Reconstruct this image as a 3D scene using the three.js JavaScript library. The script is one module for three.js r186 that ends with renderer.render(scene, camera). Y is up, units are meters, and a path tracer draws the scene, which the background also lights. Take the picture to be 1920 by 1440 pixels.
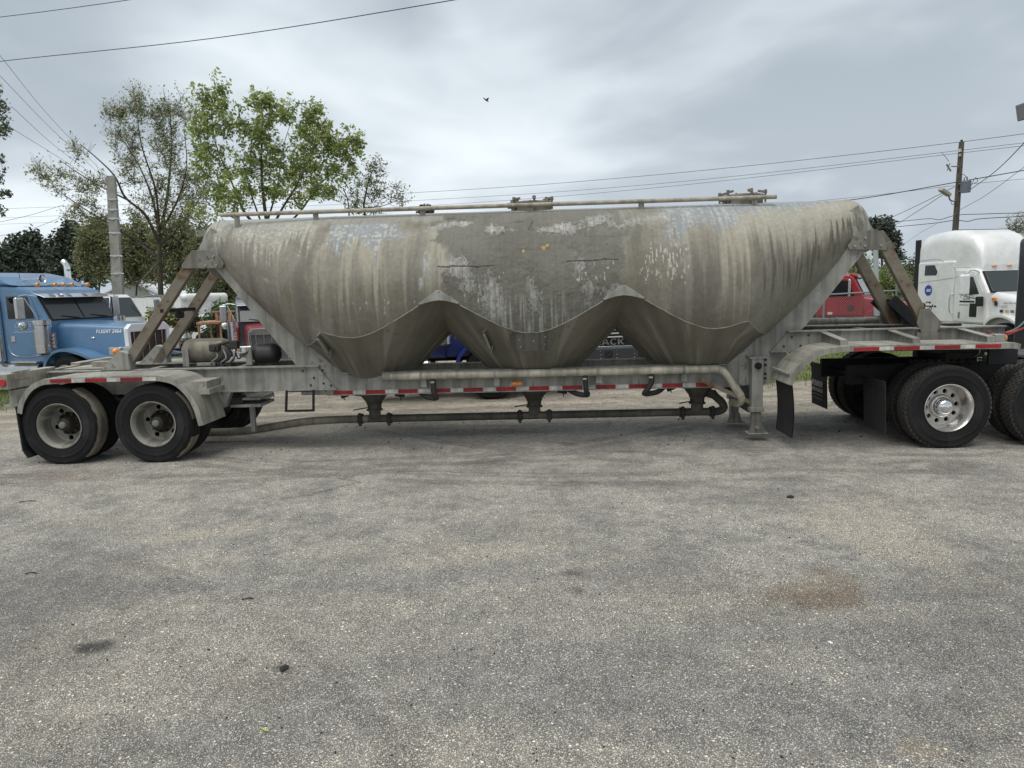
import * as THREE from 'three';
import { mergeGeometries, toCreasedNormals } from 'three/addons/utils/BufferGeometryUtils.js';
import { RoundedBoxGeometry } from 'three/addons/geometries/RoundedBoxGeometry.js';
import { TextGeometry } from 'three/addons/geometries/TextGeometry.js';
import { FontLoader } from 'three/addons/loaders/FontLoader.js';

// ---------------------------------------------------------------- camera, sky, sun, exposure
const scene = new THREE.Scene();
const D2R = Math.PI / 180;
const CAM = { h: 2.12, pitch: 7.65 * D2R, roll: 1.6 * D2R, f: 1333 };
const camera = new THREE.PerspectiveCamera(2 * Math.atan(720 / CAM.f) / D2R, 4 / 3, 0.1, 600);
camera.position.set(0, CAM.h, 0);
camera.rotation.order = 'YXZ';
camera.rotation.set(-CAM.pitch, 0, -CAM.roll);
camera.updateMatrixWorld();

const renderer = new THREE.WebGLRenderer();
renderer.toneMapping = THREE.LinearToneMapping;
renderer.toneMappingExposure = 1.93;
renderer.shadowMap.enabled = true;

// value noise, optionally periodic
function hash(ix, iy, s) {
  let h = Math.imul(ix, 374761393) ^ Math.imul(iy, 668265263) ^ Math.imul(s + 11, 1274126177);
  h = Math.imul(h ^ (h >>> 13), 1274126177); h ^= h >>> 16;
  return (h >>> 0) / 4294967296;
}
const md = (a, p) => p ? ((a % p) + p) % p : a;
function vn(x, y, s = 0, p = 0, q = p) {
  const ix = Math.floor(x), iy = Math.floor(y); let fx = x - ix, fy = y - iy;
  fx = fx * fx * (3 - 2 * fx); fy = fy * fy * (3 - 2 * fy);
  const x0 = md(ix, p), x1 = md(ix + 1, p), y0 = md(iy, q), y1 = md(iy + 1, q);
  const a = hash(x0, y0, s), b = hash(x1, y0, s), c = hash(x0, y1, s), d = hash(x1, y1, s);
  return a + (b - a) * fx + (c - a + (a - b - c + d) * fx) * fy;
}
function fbm(x, y, o = 4, s = 0, p = 0, q = p) {
  let v = 0, a = 0.5, n = 0;
  for (let i = 0; i < o; i++) { v += a * vn(x, y, s + i * 17, p, q); n += a; x *= 2; y *= 2; p *= 2; q *= 2; a *= 0.5; }
  return v / n;
}
const clamp = (v, a = 0, b = 1) => v < a ? a : v > b ? b : v;
const sst = (a, b, v) => { const t = clamp((v - a) / (b - a)); return t * t * (3 - 2 * t); };
const lerp = (a, b, t) => a + (b - a) * t;
const mix3 = (a, b, t) => [lerp(a[0], b[0], t), lerp(a[1], b[1], t), lerp(a[2], b[2], t)];
function rng(seed) { let a = seed >>> 0; return () => { a = (a + 0x6D2B79F5) >>> 0; let t = a; t = Math.imul(t ^ (t >>> 15), t | 1); t ^= t + Math.imul(t ^ (t >>> 7), t | 61); return ((t ^ (t >>> 14)) >>> 0) / 4294967296; }; }

// where a line of sight through a point of the 1920 x 1440 survey photo meets a depth (metres ahead of the camera)
function sight(px, py, depth) {
  const v = new THREE.Vector3((px - 960) / CAM.f, -(py - 720) / CAM.f, -1).applyQuaternion(camera.quaternion);
  return v.multiplyScalar(depth / -v.z).add(camera.position);
}

// overcast sky: layered grey-blue cloud deck, brighter thin places
{
  const W = 2048, H = 1024, data = new Float32Array(W * H * 4);
  // thin and thick places of the cloud deck that the photograph shows: bearing, width in radians, thinner (+) or thicker (-)
  const SKYP = [[440, 60, 0.13, 0.26], [620, 60, 0.1, 0.05], [830, 335, 0.13, 0.25], [980, 310, 0.12, 0.1], [40, 400, 0.14, 0.12], [130, 70, 0.11, -0.1], [1700, 80, 0.26, -0.15], [1350, 170, 0.2, -0.08], [1150, 60, 0.16, -0.05], [80, 260, 0.14, -0.06], [620, 240, 0.14, -0.06], [1500, 330, 0.16, 0.03]].map(([px, py, w, k]) => [...sight(px, py, 1).sub(camera.position).normalize().toArray(), w, k]);
  for (let j = 0; j < H; j++) {
    const el = ((j + 0.5) / H - 0.5) * Math.PI;
    for (let i = 0; i < W; i++) {
      const az = ((i + 0.5) / W - 0.5) * 2 * Math.PI;
      const sy = Math.sin(el), cy = Math.cos(el);
      const k = 1.25 / (Math.max(sy, 0) + 0.24), x = cy * Math.cos(az) * k, z = cy * Math.sin(az) * k;
      const wx = fbm(x * 0.9 + 3, z * 0.9, 4, 71) - 0.5, wz = fbm(x * 0.9, z * 0.9 + 9, 4, 72) - 0.5;
      const c1 = fbm(x * 0.85 + wx * 1.6 + 20, z * 0.85 + wz * 1.6 + 7, 5, 31);
      const c2 = fbm(x * 2.6 + wx * 2.2, z * 2.6 + wz * 2.2, 5, 41);
      let q = c1 * 0.8 + c2 * 0.2;
      const X = cy * Math.cos(az), Z = cy * Math.sin(az);
      for (const [bx_, by_, bz_, w, k] of SKYP) { const dd = Math.acos(Math.min(1, X * bx_ + sy * by_ + Z * bz_)) / w + (c2 - 0.5) * 1.5 + wx * 1.2; if (dd < 2.4) q += k * Math.exp(-dd * Math.abs(dd) * 1.1); }
      q += (fbm(x * 5.5 + wx * 3, z * 5.5 + wz * 3, 4, 47) - 0.5) * 0.13;
      const t = clamp(sst(0.29, 0.89, q));
      const c = mix3([0.215, 0.25, 0.285], [0.435, 0.475, 0.505], t);
      const low = sst(0.42, 0.05, Math.max(sy, 0)) * 0.05;
      const o = (j * W + i) * 4;
      data[o] = c[0] + low; data[o + 1] = c[1] + low; data[o + 2] = c[2] + low; data[o + 3] = 1;
    }
  }
  const sky = new THREE.DataTexture(data, W, H, THREE.RGBAFormat, THREE.FloatType);
  sky.mapping = THREE.EquirectangularReflectionMapping; sky.magFilter = THREE.LinearFilter; sky.needsUpdate = true;
  scene.background = sky; scene.environment = sky;
}
const sun = new THREE.DirectionalLight(new THREE.Color(1, 0.97, 0.93), 1.5);
sun.name = 'sun'; sun.position.set(-10, 40, 2); sun.target.position.set(0, 0, -10);
sun.castShadow = true; sun.shadow.radius = 110; sun.shadow.mapSize.set(2048, 2048);
Object.assign(sun.shadow.camera, { left: -30, right: 30, top: 30, bottom: -30, near: 1, far: 120 });
scene.add(sun, sun.target);

// ---------------------------------------------------------------- helpers
const font = await new FontLoader().loadAsync('fonts/droid/droid_sans_bold.typeface.json');
const V = (x, y, z) => new THREE.Vector3(x, y, z);
const taken = {};
function numbered(n) { const k = taken[n] = (taken[n] ?? -1) + 1; return k ? n + '_' + String(k).padStart(3, '0') : n; }
function tag(o, label, category, group, kind) {
  if (label) o.userData.label = label; if (category) o.userData.category = category;
  if (group) o.userData.group = group; if (kind) o.userData.kind = kind; return o;
}
function thing(name, label, category, pos = [0, 0, 0], turn = 0, group) {
  const o = new THREE.Group(); o.name = numbered(name); o.position.set(...pos); o.rotation.y = turn;
  scene.add(o); return tag(o, label, category, group);
}
// uv in metres from the dominant direction of each face
function metreUV(g) {
  const p = g.attributes.position, n = g.attributes.normal, uv = new Float32Array(p.count * 2);
  const a = new THREE.Vector3(), b = new THREE.Vector3(), c = new THREE.Vector3();
  for (let i = 0; i < p.count; i += 3) {
    a.fromBufferAttribute(p, i); b.fromBufferAttribute(p, i + 1); c.fromBufferAttribute(p, i + 2);
    const f = b.clone().sub(a).cross(c.clone().sub(a)), x = Math.abs(f.x), y = Math.abs(f.y), z = Math.abs(f.z);
    for (let k = 0; k < 3; k++) {
      const j = i + k, X = p.getX(j), Y = p.getY(j), Z = p.getZ(j);
      const [u, v] = z >= x && z >= y ? [X, Y] : x >= y ? [Z, Y] : [X, Z];
      uv[j * 2] = u; uv[j * 2 + 1] = v;
    }
  }
  g.setAttribute('uv', new THREE.BufferAttribute(uv, 2)); return g;
}
function merge(list) {
  const out = [];
  for (let g of list.flat(9)) {
    if (!g) continue;
    const keep = g.userData.keepUV; if (g.index) g = g.toNonIndexed(); g.userData.keepUV = keep;
    for (const k of Object.keys(g.attributes)) if (!['position', 'normal', 'uv', 'color'].includes(k)) g.deleteAttribute(k);
    if (!g.attributes.normal) g.computeVertexNormals();
    if (!g.userData.keepUV) metreUV(g);
    out.push(g);
  }
  return out.length === 1 ? out[0] : mergeGeometries(out);
}
function mesh(name, geoms, m, parent) {
  const o = new THREE.Mesh(merge([geoms]), m); o.castShadow = o.receiveShadow = true;
  o.name = parent === scene ? numbered(name) : name; parent.add(o); return o;
}
function grp(name, parent, pos = [0, 0, 0]) { const o = new THREE.Group(); o.name = name; o.position.set(...pos); parent.add(o); return o; }
const at = (g, x = 0, y = 0, z = 0, rx = 0, ry = 0, rz = 0) => {
  g.applyMatrix4(new THREE.Matrix4().compose(V(x, y, z), new THREE.Quaternion().setFromEuler(new THREE.Euler(rx, ry, rz)), V(1, 1, 1))); return g;
};
// box by its extents; r rounds the edges
function bx(x0, x1, y0, y1, z0, z1, r = 0) {
  const w = Math.abs(x1 - x0), h = Math.abs(y1 - y0), d = Math.abs(z1 - z0);
  const g = r ? new RoundedBoxGeometry(w, h, d, 2, Math.min(r, w / 2.02, h / 2.02, d / 2.02)) : new THREE.BoxGeometry(w, h, d);
  return at(g, (x0 + x1) / 2, (y0 + y1) / 2, (z0 + z1) / 2);
}
function rod(a, b, r, r2 = r, seg = 12) {
  a = V(...a); b = V(...b); const d = b.clone().sub(a), L = d.length();
  const g = new THREE.CylinderGeometry(r2, r, L, seg); g.translate(0, L / 2, 0);
  g.applyQuaternion(new THREE.Quaternion().setFromUnitVectors(V(0, 1, 0), d.normalize())); g.translate(a.x, a.y, a.z); return g;
}
// box-section bar from a to b, w wide (in z-ish) and t thick
function bar(a, b, w, t, r = 0.006) {
  a = V(...a); b = V(...b); const d = b.clone().sub(a), L = d.length(); d.normalize();
  const g = new RoundedBoxGeometry(t, L, w, 2, Math.min(r, t / 2.1, w / 2.1)); g.translate(0, L / 2, 0);
  let z = V(0, 0, 1); const x = new THREE.Vector3().crossVectors(d, z); if (x.lengthSq() < 1e-6) x.set(1, 0, 0); x.normalize(); z = new THREE.Vector3().crossVectors(x, d);
  g.applyMatrix4(new THREE.Matrix4().makeBasis(x, d, z)); g.translate(a.x, a.y, a.z); return g;
}
function tube(pts, r, seg = 0, rad = 8) {
  const c = new THREE.CatmullRomCurve3(pts.map(p => p.isVector3 ? p : V(...p)), false, 'centripetal');
  return new THREE.TubeGeometry(c, seg || Math.max(8, pts.length * 8), r, rad, false);
}
// prism: outline in x,y from z0 to z1
function prism(pts, z0, z1, bevel = 0, holes) {
  const s = new THREE.Shape(pts.map(p => new THREE.Vector2(p[0], p[1])));
  for (const h of holes || []) s.holes.push(new THREE.Path(h.map(p => new THREE.Vector2(p[0], p[1]))));
  const g = new THREE.ExtrudeGeometry(s, { depth: z1 - z0 - 2 * bevel, bevelEnabled: bevel > 0, bevelThickness: bevel, bevelSize: bevel, bevelOffset: -bevel, bevelSegments: 2, curveSegments: 8 });
  g.translate(0, 0, z0 + bevel); return g;
}
const circ = (x, y, r, n = 20) => Array.from({ length: n }, (_, i) => [x + r * Math.cos(-i / n * 2 * Math.PI), y + r * Math.sin(-i / n * 2 * Math.PI)]);
function lathe(prof, seg = 40) { return new THREE.LatheGeometry(prof.map(p => new THREE.Vector2(p[0], p[1])), seg); }
// lathe about the z axis: profile is [radius, z]
const latheZ = (prof, seg) => at(lathe(prof, seg), 0, 0, 0, Math.PI / 2);
// grid surface from a function (i, j) -> point; optional uv(i, j)
function grid(nu, nv, f, uvf) {
  const pos = [], uv = [], idx = [];
  for (let j = 0; j <= nv; j++) for (let i = 0; i <= nu; i++) {
    const p = f(i / nu, j / nv); pos.push(p[0], p[1], p[2]);
    const t = uvf ? uvf(i / nu, j / nv, p) : [i / nu, j / nv]; uv.push(t[0], t[1]);
  }
  for (let j = 0; j < nv; j++) for (let i = 0; i < nu; i++) { const a = j * (nu + 1) + i, b = a + 1, c = a + nu + 1, d = c + 1; idx.push(a, b, d, a, d, c); }
  const g = new THREE.BufferGeometry();
  g.setAttribute('position', new THREE.Float32BufferAttribute(pos, 3)); g.setAttribute('uv', new THREE.Float32BufferAttribute(uv, 2)); g.setIndex(idx);
  g.computeVertexNormals(); if (uvf) g.userData.keepUV = true; return g;
}
// loft between cross-sections (arrays of equal length of [x,y,z]), smooth
function loft(secs, close = true, caps = true) {
  const n = secs[0].length, m = close ? n + 1 : n;
  const g = grid(m - 1, secs.length - 1, (u, v) => secs[Math.round(v * (secs.length - 1))][Math.round(u * (m - 1)) % n]);
  const out = [g];
  if (caps && close) for (const [s, flip] of [[secs[0], true], [secs[secs.length - 1], false]]) {
    const c = s.reduce((a, p) => [a[0] + p[0] / n, a[1] + p[1] / n, a[2] + p[2] / n], [0, 0, 0]), pos = [];
    for (let i = 0; i < n; i++) { const a = s[i], b = s[(i + 1) % n]; flip ? pos.push(...c, ...b, ...a) : pos.push(...c, ...a, ...b); }
    const k = new THREE.BufferGeometry(); k.setAttribute('position', new THREE.Float32BufferAttribute(pos, 3)); k.computeVertexNormals(); k.setAttribute('uv', new THREE.Float32BufferAttribute(new Float32Array(pos.length / 3 * 2), 2)); out.push(k);
  }
  return out;
}

// ---------------------------------------------------------------- textures and materials
function tex(w, h, fn, srgb = true, repeat) {
  const d = new Uint8Array(w * h * 4);
  for (let j = 0; j < h; j++) for (let i = 0; i < w; i++) {
    const c = fn((i + 0.5) / w, (j + 0.5) / h, i, j), o = (j * w + i) * 4;
    d[o] = clamp(c[0]) * 255; d[o + 1] = clamp(c[1]) * 255; d[o + 2] = clamp(c[2]) * 255; d[o + 3] = 255;
  }
  return wrapTex(d, w, h, srgb, repeat);
}
function wrapTex(d, w, h, srgb, repeat) {
  const t = new THREE.DataTexture(d, w, h, THREE.RGBAFormat); t.magFilter = THREE.LinearFilter; t.minFilter = THREE.LinearMipmapLinearFilter;
  if (srgb) t.colorSpace = THREE.SRGBColorSpace; t.wrapS = t.wrapT = THREE.RepeatWrapping;
  if (repeat) t.repeat.set(repeat, repeat); t.needsUpdate = true; return t;
}
function rep(t, rx, ry = rx) { const c = t.clone(); c.repeat.set(rx, ry); c.needsUpdate = true; return c; }
const T = {};
T.grime = tex(512, 512, (u, v) => {          // dusty mottling, 1 repeat = 1.6 m
  const a = fbm(u * 6, v * 6, 5, 3, 6), b = fbm(u * 24, v * 24, 3, 9, 24), s = fbm(u * 40, v * 3, 3, 15, 40, 3);
  const k = 0.66 + 0.34 * sst(0.25, 0.75, a * 0.55 + b * 0.2 + s * 0.25); return [k, k * 0.985, k * 0.95];
}, true, 0.62);
T.paint = tex(256, 256, (u, v) => { const a = fbm(u * 5, v * 5, 5, 203, 5), s = fbm(u * 20, v * 20, 3, 205, 20), k = 0.93 + 0.07 * sst(0.2, 0.7, a * 0.6 + s * 0.4); return [k, k * 0.995, k * 0.98]; }, true, 0.4);
T.rough = tex(256, 256, (u, v) => { const a = fbm(u * 8, v * 8, 5, 23, 8); const k = 0.55 + 0.45 * a; return [k, k, k]; }, false, 0.8);
T.rust = tex(512, 512, (u, v) => {          // old galvanised grey-tan steel with runs of rust
  const n = fbm(u * 3, v * 3, 6, 33, 3), f = fbm(u * 22, v * 22, 4, 37, 22), r = sst(0.44, 0.6, n * 0.7 + f * 0.3);
  const base = mix3([0.50, 0.48, 0.43], [0.62, 0.60, 0.55], f); return mix3(base, mix3([0.5, 0.36, 0.24], [0.36, 0.24, 0.16], f), r * 0.75);
}, true, 0.9);
T.galv = tex(512, 512, (u, v) => {          // cement-dusted galvanised steel
  const n = fbm(u * 6, v * 6, 5, 53, 6), s = fbm(u * 36, v * 2, 4, 57, 36, 2), d = fbm(u * 44, v * 44, 2, 59, 44);
  let c = mix3([0.45, 0.442, 0.415], [0.66, 0.652, 0.62], sst(0.2, 0.8, n * 0.55 + s * 0.45)); c = mix3(c, [0.33, 0.31, 0.28], sst(0.66, 0.8, n * 0.4 + s * 0.3 + d * 0.3) * 0.6); return c;
}, true, 0.7);
T.bark = tex(256, 256, (u, v) => { const n = fbm(u * 14, v * 4, 5, 63, 14, 4), k = 0.45 + 0.55 * n; return [k, k * 0.95, k * 0.88]; }, true, 1.4);
T.conc = tex(512, 512, (u, v) => { const n = fbm(u * 5, v * 5, 5, 83, 5), f = fbm(u * 60, v * 60, 2, 87, 60), k = 0.6 + 0.25 * n + 0.15 * f; return [k, k * 0.985, k * 0.955]; }, true, 0.8);
T.rubber = tex(512, 512, (u, v) => { const n = fbm(u * 6, v * 6, 5, 93, 6), f = fbm(u * 40, v * 40, 2, 97, 40), k = 0.42 + 0.58 * sst(0.35, 0.75, n * 0.7 + f * 0.3); return [k, k * 0.98, k * 0.95]; }, true, 1.2);

const lin = (r, g, b) => new THREE.Color().setRGB(r, g, b);
function M(color, roughness = 0.7, metalness = 0, extra = {}) {
  const c = Array.isArray(color) ? lin(...color) : new THREE.Color(color);
  const phys = ['clearcoat', 'transmission', 'sheen', 'ior'].some(k => k in extra);
  const m = new (phys ? THREE.MeshPhysicalMaterial : THREE.MeshStandardMaterial)({ color: c, roughness, metalness, side: THREE.DoubleSide, ...extra });
  return m;
}
const mat = {
  galv: M([0.92, 0.92, 0.92], 0.75, 0.1, { map: T.galv, bumpMap: T.rough, bumpScale: 0.002 }),
  galvDark: M([0.42, 0.42, 0.41], 0.8, 0.1, { map: T.galv }),
  rusty: M([0.74, 0.7, 0.66], 0.8, 0.1, { map: T.rust, bumpMap: T.rough, bumpScale: 0.002 }),
  rustBrown: M([0.52, 0.3, 0.19], 0.9, 0, { map: T.grime }),
  steelDark: M([0.045, 0.043, 0.04], 0.75, 0, { map: T.grime }),
  blackIron: M([0.014, 0.014, 0.016], 0.8, 0, { map: T.grime }),
  black: M([0.009, 0.009, 0.01], 0.7),
  rubber: M([0.017, 0.017, 0.019], 0.88, 0, { map: T.rubber, bumpMap: T.rough, bumpScale: 0.001 }),
  rubberDusty: M([0.13, 0.122, 0.11], 0.9, 0, { map: T.grime }),
  flap: M([0.02, 0.021, 0.023], 0.8, 0, { map: T.grime }),
  rim: M([0.85, 0.84, 0.8], 0.6, 0.1, { map: T.galv }),
  greasy: M([0.045, 0.038, 0.03], 0.55, 0.2, { map: T.grime }),
  alu: M([0.62, 0.6, 0.57], 0.34, 0.85, { roughnessMap: T.rough }),
  chrome: M([0.78, 0.79, 0.8], 0.12, 1),
  chromeDull: M([0.6, 0.6, 0.6], 0.3, 1, { roughnessMap: T.rough }),
  glass: M([0.04, 0.048, 0.048], 0.08, 0, { ior: 1.5 }),
  glassDark: M([0.015, 0.017, 0.018], 0.06, 0, { ior: 1.5 }),
  red: M([0.42, 0.018, 0.026], 0.5, 0, { map: T.grime }), white: M([0.74, 0.74, 0.72], 0.5, 0, { map: T.grime }),
  amber: M([0.75, 0.25, 0.02], 0.25, 0, { clearcoat: 1 }), redLens: M([0.42, 0.015, 0.02], 0.25, 0, { clearcoat: 1 }),
  hose: M([0.02, 0.02, 0.02], 0.6), hoseRed: M([0.16, 0.02, 0.02], 0.6),
  wood: M([0.2, 0.185, 0.165], 0.9, 0, { map: T.bark }), concrete: M([0.52, 0.51, 0.49], 0.9, 0, { map: T.conc, bumpMap: T.rough, bumpScale: 0.003 }),
  wire: M([0.05, 0.05, 0.053], 0.8), grey: M([0.22, 0.23, 0.24], 0.6, 0.2), bark: M([0.15, 0.138, 0.122], 0.95, 0, { map: T.bark, bumpMap: T.rough, bumpScale: 0.02 }),
};
const paint = (r, g, b, rough = 0.35, extra = {}) => M([r, g, b], rough, 0, { clearcoat: 0.55, clearcoatRoughness: 0.15, map: T.paint, ...extra });
// ---------------------------------------------------------------- ground
function hgt(x, z) {
  const t = Math.max(0, -z - 19.5); if (!t) return 0;
  const k = lerp(0.047, 0.03, sst(-8, 10, x)); return -Math.min(3.2, k * t * t / (t + 4));
}
const onGround = (px, py) => { const d = sight(px, py, 1).sub(camera.position); return camera.position.clone().addScaledVector(d, -CAM.h / d.y); };
T.asphalt = (() => {
  const N = 2048, C = 290, d = new Uint8Array(N * N * 4), b = new Uint8Array(N * N * 4);
  const cx = new Float32Array(C * C), cz = new Float32Array(C * C), sh = new Float32Array(C * C), sz = new Float32Array(C * C);
  for (let j = 0; j < C; j++) for (let i = 0; i < C; i++) { const k = j * C + i; cx[k] = i + 0.12 + 0.76 * hash(i, j, 1); cz[k] = j + 0.12 + 0.76 * hash(i, j, 2); sh[k] = hash(i, j, 3); sz[k] = 0.28 + 0.42 * hash(i, j, 4); }
  for (let j = 0; j < N; j++) for (let i = 0; i < N; i++) {
    const x = (i + 0.5) / N * C, z = (j + 0.5) / N * C, ix = x | 0, iz = z | 0;
    let best = 9, bk = 0;
    for (let q = -1; q <= 1; q++) for (let p = -1; p <= 1; p++) {
      const k = md(iz + q, C) * C + md(ix + p, C);
      let dx = Math.abs(x - cx[k]), dz = Math.abs(z - cz[k]); if (dx > C / 2) dx = C - dx; if (dz > C / 2) dz = C - dz;
      const dd = Math.sqrt(dx * dx + dz * dz) / sz[k]; if (dd < best) { best = dd; bk = k; }
    }
    const stone = sst(1.0, 0.72, best), s = sh[bk], tone = s < 0.5 ? 0.5 + s * 0.56 : s < 0.86 ? 0.72 + (s - 0.5) * 0.5 : 0.92 + (s - 0.86) * 0.6;
    const m = fbm(i / 64, j / 64, 3, 5, N / 64), g = 0.36 + 0.18 * hash(i, j, 8) + (m - 0.5) * 0.24;
    const k = lerp(g, tone, stone * 0.85), o = (j * N + i) * 4, wm = (hash(bk, 7, 9) - 0.5) * 0.05;
    d[o] = clamp(k + wm) * 255; d[o + 1] = clamp(k) * 255; d[o + 2] = clamp(k * 0.985 - wm) * 255; d[o + 3] = 255;
    const bx1 = (i + 0.5) / N * 62, bz1 = (j + 0.5) / N * 62, bi = bx1 | 0, bj = bz1 | 0; let big = 0;
    if (hash(bi, bj, 61) < 0.3) { const q = Math.hypot(bx1 - bi - 0.3 - 0.4 * hash(bi, bj, 62), bz1 - bj - 0.3 - 0.4 * hash(bi, bj, 63)) + (hash(i >> 2, j >> 2, 66) - 0.5) * 0.05, br = 0.11 + 0.13 * hash(bi, bj, 64); big = sst(br, br * 0.8, q); if (big) { const tn = 0.55 + 0.45 * hash(bi, bj, 65) + 0.06 * (hash(i, j, 67) - 0.5); d[o] = lerp(d[o], clamp(tn) * 255, big); d[o + 1] = lerp(d[o + 1], clamp(tn * 0.985) * 255, big); d[o + 2] = lerp(d[o + 2], clamp(tn * 0.95) * 255, big); } }
    const h = big * 0.9 + (1 - big) * stone * (1.1 - best * 0.6) * (0.5 + 0.5 * hash(bk, 3, 4)) + 0.12 * hash(i, j, 6); b[o] = b[o + 1] = b[o + 2] = clamp(h) * 255; b[o + 3] = 255;
  }
  let sum = 0; for (let i = 0; i < d.length; i += 64) sum += Math.pow(d[i + 1] / 255, 2.2); T.asphaltMean = sum / (d.length / 64);
  return [wrapTex(d, N, N, true), wrapTex(b, N, N, false)];
})();
const stains = [];  // [x, z, rx, rz, turn, colour, strength, edge]
const OIL = [0.055, 0.052, 0.05], DUST = [0.4, 0.375, 0.33], BROWN = [0.2, 0.165, 0.13], DARK = [0.115, 0.108, 0.098], PALE = [0.42, 0.41, 0.39];
for (const [px, py, rx, rz, turn, c, k, e] of [
  [170, 1215, 0.12, 0.1, 0.2, OIL, 1.5, 0.5], [195, 1212, 0.14, 0.07, 0.1, OIL, 0.9, 0.8], [533, 1254, 0.05, 0.05, 0, OIL, 1.1, 0.5], [1073, 1071, 0.08, 0.08, 0, OIL, 0.9, 0.6], [1078, 1107, 0.07, 0.07, 0.3, OIL, 0.95, 0.6],
  [1632, 1239, 0.07, 0.05, -0.4, OIL, 0.5, 0.6], [1798, 873, 0.28, 0.2, 0, OIL, 0.5, 0.5], [1060, 832, 0.16, 0.13, 0, OIL, 0.5, 0.6], [890, 871, 0.35, 0.12, 0, OIL, 0.4, 0.8], [1008, 960, 0.07, 0.05, 0, OIL, 0.4, 0.6],
  [186, 1084, 0.06, 0.05, 0, OIL, 0.5, 0.6], [225, 1141, 0.06, 0.03, -0.5, OIL, 0.5, 0.6], [1004, 960, 0.05, 0.04, 0, DARK, 0.6, 0.6], [1720, 1025, 0.1, 0.05, 0, DARK, 0.6, 0.8], [1822, 1400, 0.07, 0.07, 0, OIL, 0.45, 0.7],
  [1545, 1112, 0.36, 0.4, 0.5, BROWN, 1.1, 0.6], [1480, 1085, 0.5, 0.25, 0.3, DUST, 0.35, 0.8], [1640, 1010, 0.4, 0.8, -0.3, DUST, 1.2, 0.9], [1600, 960, 0.5, 0.7, -0.4, DUST, 0.8, 0.9],
  [1690, 915, 0.6, 0.8, 0, DUST, 0.35, 0.9], [380, 1000, 0.6, 0.2, -0.35, DUST, 1.2, 0.8], [200, 978, 0.9, 0.22, 0.15, DUST, 0.55, 0.9], [340, 1065, 0.6, 0.3, -0.2, DUST, 0.5, 0.9], [330, 950, 0.5, 0.2, 0, DUST, 0.4, 0.9],
  [700, 1025, 0.9, 0.22, -0.1, DUST, 0.5, 0.9], [900, 1040, 0.9, 0.22, -0.1, DUST, 1.0, 0.9], [1090, 1058, 0.6, 0.14, -0.15, DUST, 0.6, 0.9], [1010, 985, 0.35, 0.5, 0, DUST, 0.5, 0.9], [960, 1120, 0.5, 0.35, 0, DUST, 0.4, 0.9],
  [300, 1250, 0.5, 0.5, 0, DUST, 0.22, 1], [100, 1300, 0.5, 0.3, 0, DUST, 0.25, 1], [780, 1400, 0.5, 0.3, 0, DUST, 0.35, 1], [1480, 1235, 0.35, 0.3, 0, DUST, 0.4, 0.9], [1725, 1405, 0.1, 0.07, 0, [0.4, 0.3, 0.16], 0.35, 0.8],
  [480, 1270, 0.35, 0.22, 0, BROWN, 0.25, 1], [60, 1130, 0.9, 0.5, 0.4, DARK, 0.25, 1], [230, 1090, 0.6, 0.3, 0.3, DARK, 0.19, 1], [20, 1240, 0.5, 0.5, 0, DARK, 0.28, 1], [60, 1420, 0.7, 0.25, 0, DARK, 0.19, 1],
  [1840, 1200, 0.6, 0.4, -0.2, DARK, 0.33, 0.9], [1860, 1080, 0.7, 0.7, 0, DARK, 0.25, 1], [1830, 1330, 0.35, 0.2, -0.5, DARK, 0.30, 0.9], [1240, 1080, 0.6, 0.35, 0, DARK, 0.19, 1], [1380, 1150, 0.5, 0.3, 0.4, DARK, 0.17, 1],
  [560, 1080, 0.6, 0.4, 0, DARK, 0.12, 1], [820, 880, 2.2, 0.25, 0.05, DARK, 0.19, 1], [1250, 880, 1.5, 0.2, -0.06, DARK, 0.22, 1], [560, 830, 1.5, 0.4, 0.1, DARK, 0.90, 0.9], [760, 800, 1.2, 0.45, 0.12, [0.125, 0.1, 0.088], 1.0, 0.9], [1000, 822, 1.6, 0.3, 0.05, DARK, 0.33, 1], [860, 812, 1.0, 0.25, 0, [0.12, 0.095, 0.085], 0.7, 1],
  [1900, 940, 0.7, 0.5, 0, DARK, 0.22, 1], [300, 905, 1.6, 0.3, 0, DUST, 0.3, 1], [408, 1153, 0.035, 0.03, 0, PALE, 0.8, 0.6], [120, 890, 0.9, 0.25, 0, [0.24, 0.195, 0.16], 0.5, 1], [1500, 1015, 0.12, 0.02, 0.1, DARK, 0.5, 0.8],
]) { const p = onGround(px, py); stains.push([p.x, p.z, rx, rz, turn, c, k, e]); }
const TRACKS = [[2, -21, 13.2, 0.13, 0, 0.5], [2, -21, 13.55, 0.13, 0, 0.45], [-4, -18.5, 10.2, 0.12, 0, 0.5], [-4, -18.5, 10.5, 0.12, 0, 0.4], [0, 40, 48.6, 0.14, 0, 0.5], [0, 40, 48.95, 0.14, 0, 0.5], [6, -19, 11.5, 0.14, 0, 0.45], [-7, 1, 7.6, 0.12, 0, 0.3], [9, 2, 7.3, 0.13, 0, 0.35], [9, 2, 7.65, 0.13, 0, 0.3]];
const CRACKS = [[[530, 935], [580, 928], [640, 912], [675, 904], [640, 898], [655, 893]], [[1060, 905], [1075, 903], [1120, 906]]].map(l => l.map(([px, py]) => { const p = onGround(px, py); return [p.x, p.z]; }));
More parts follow.
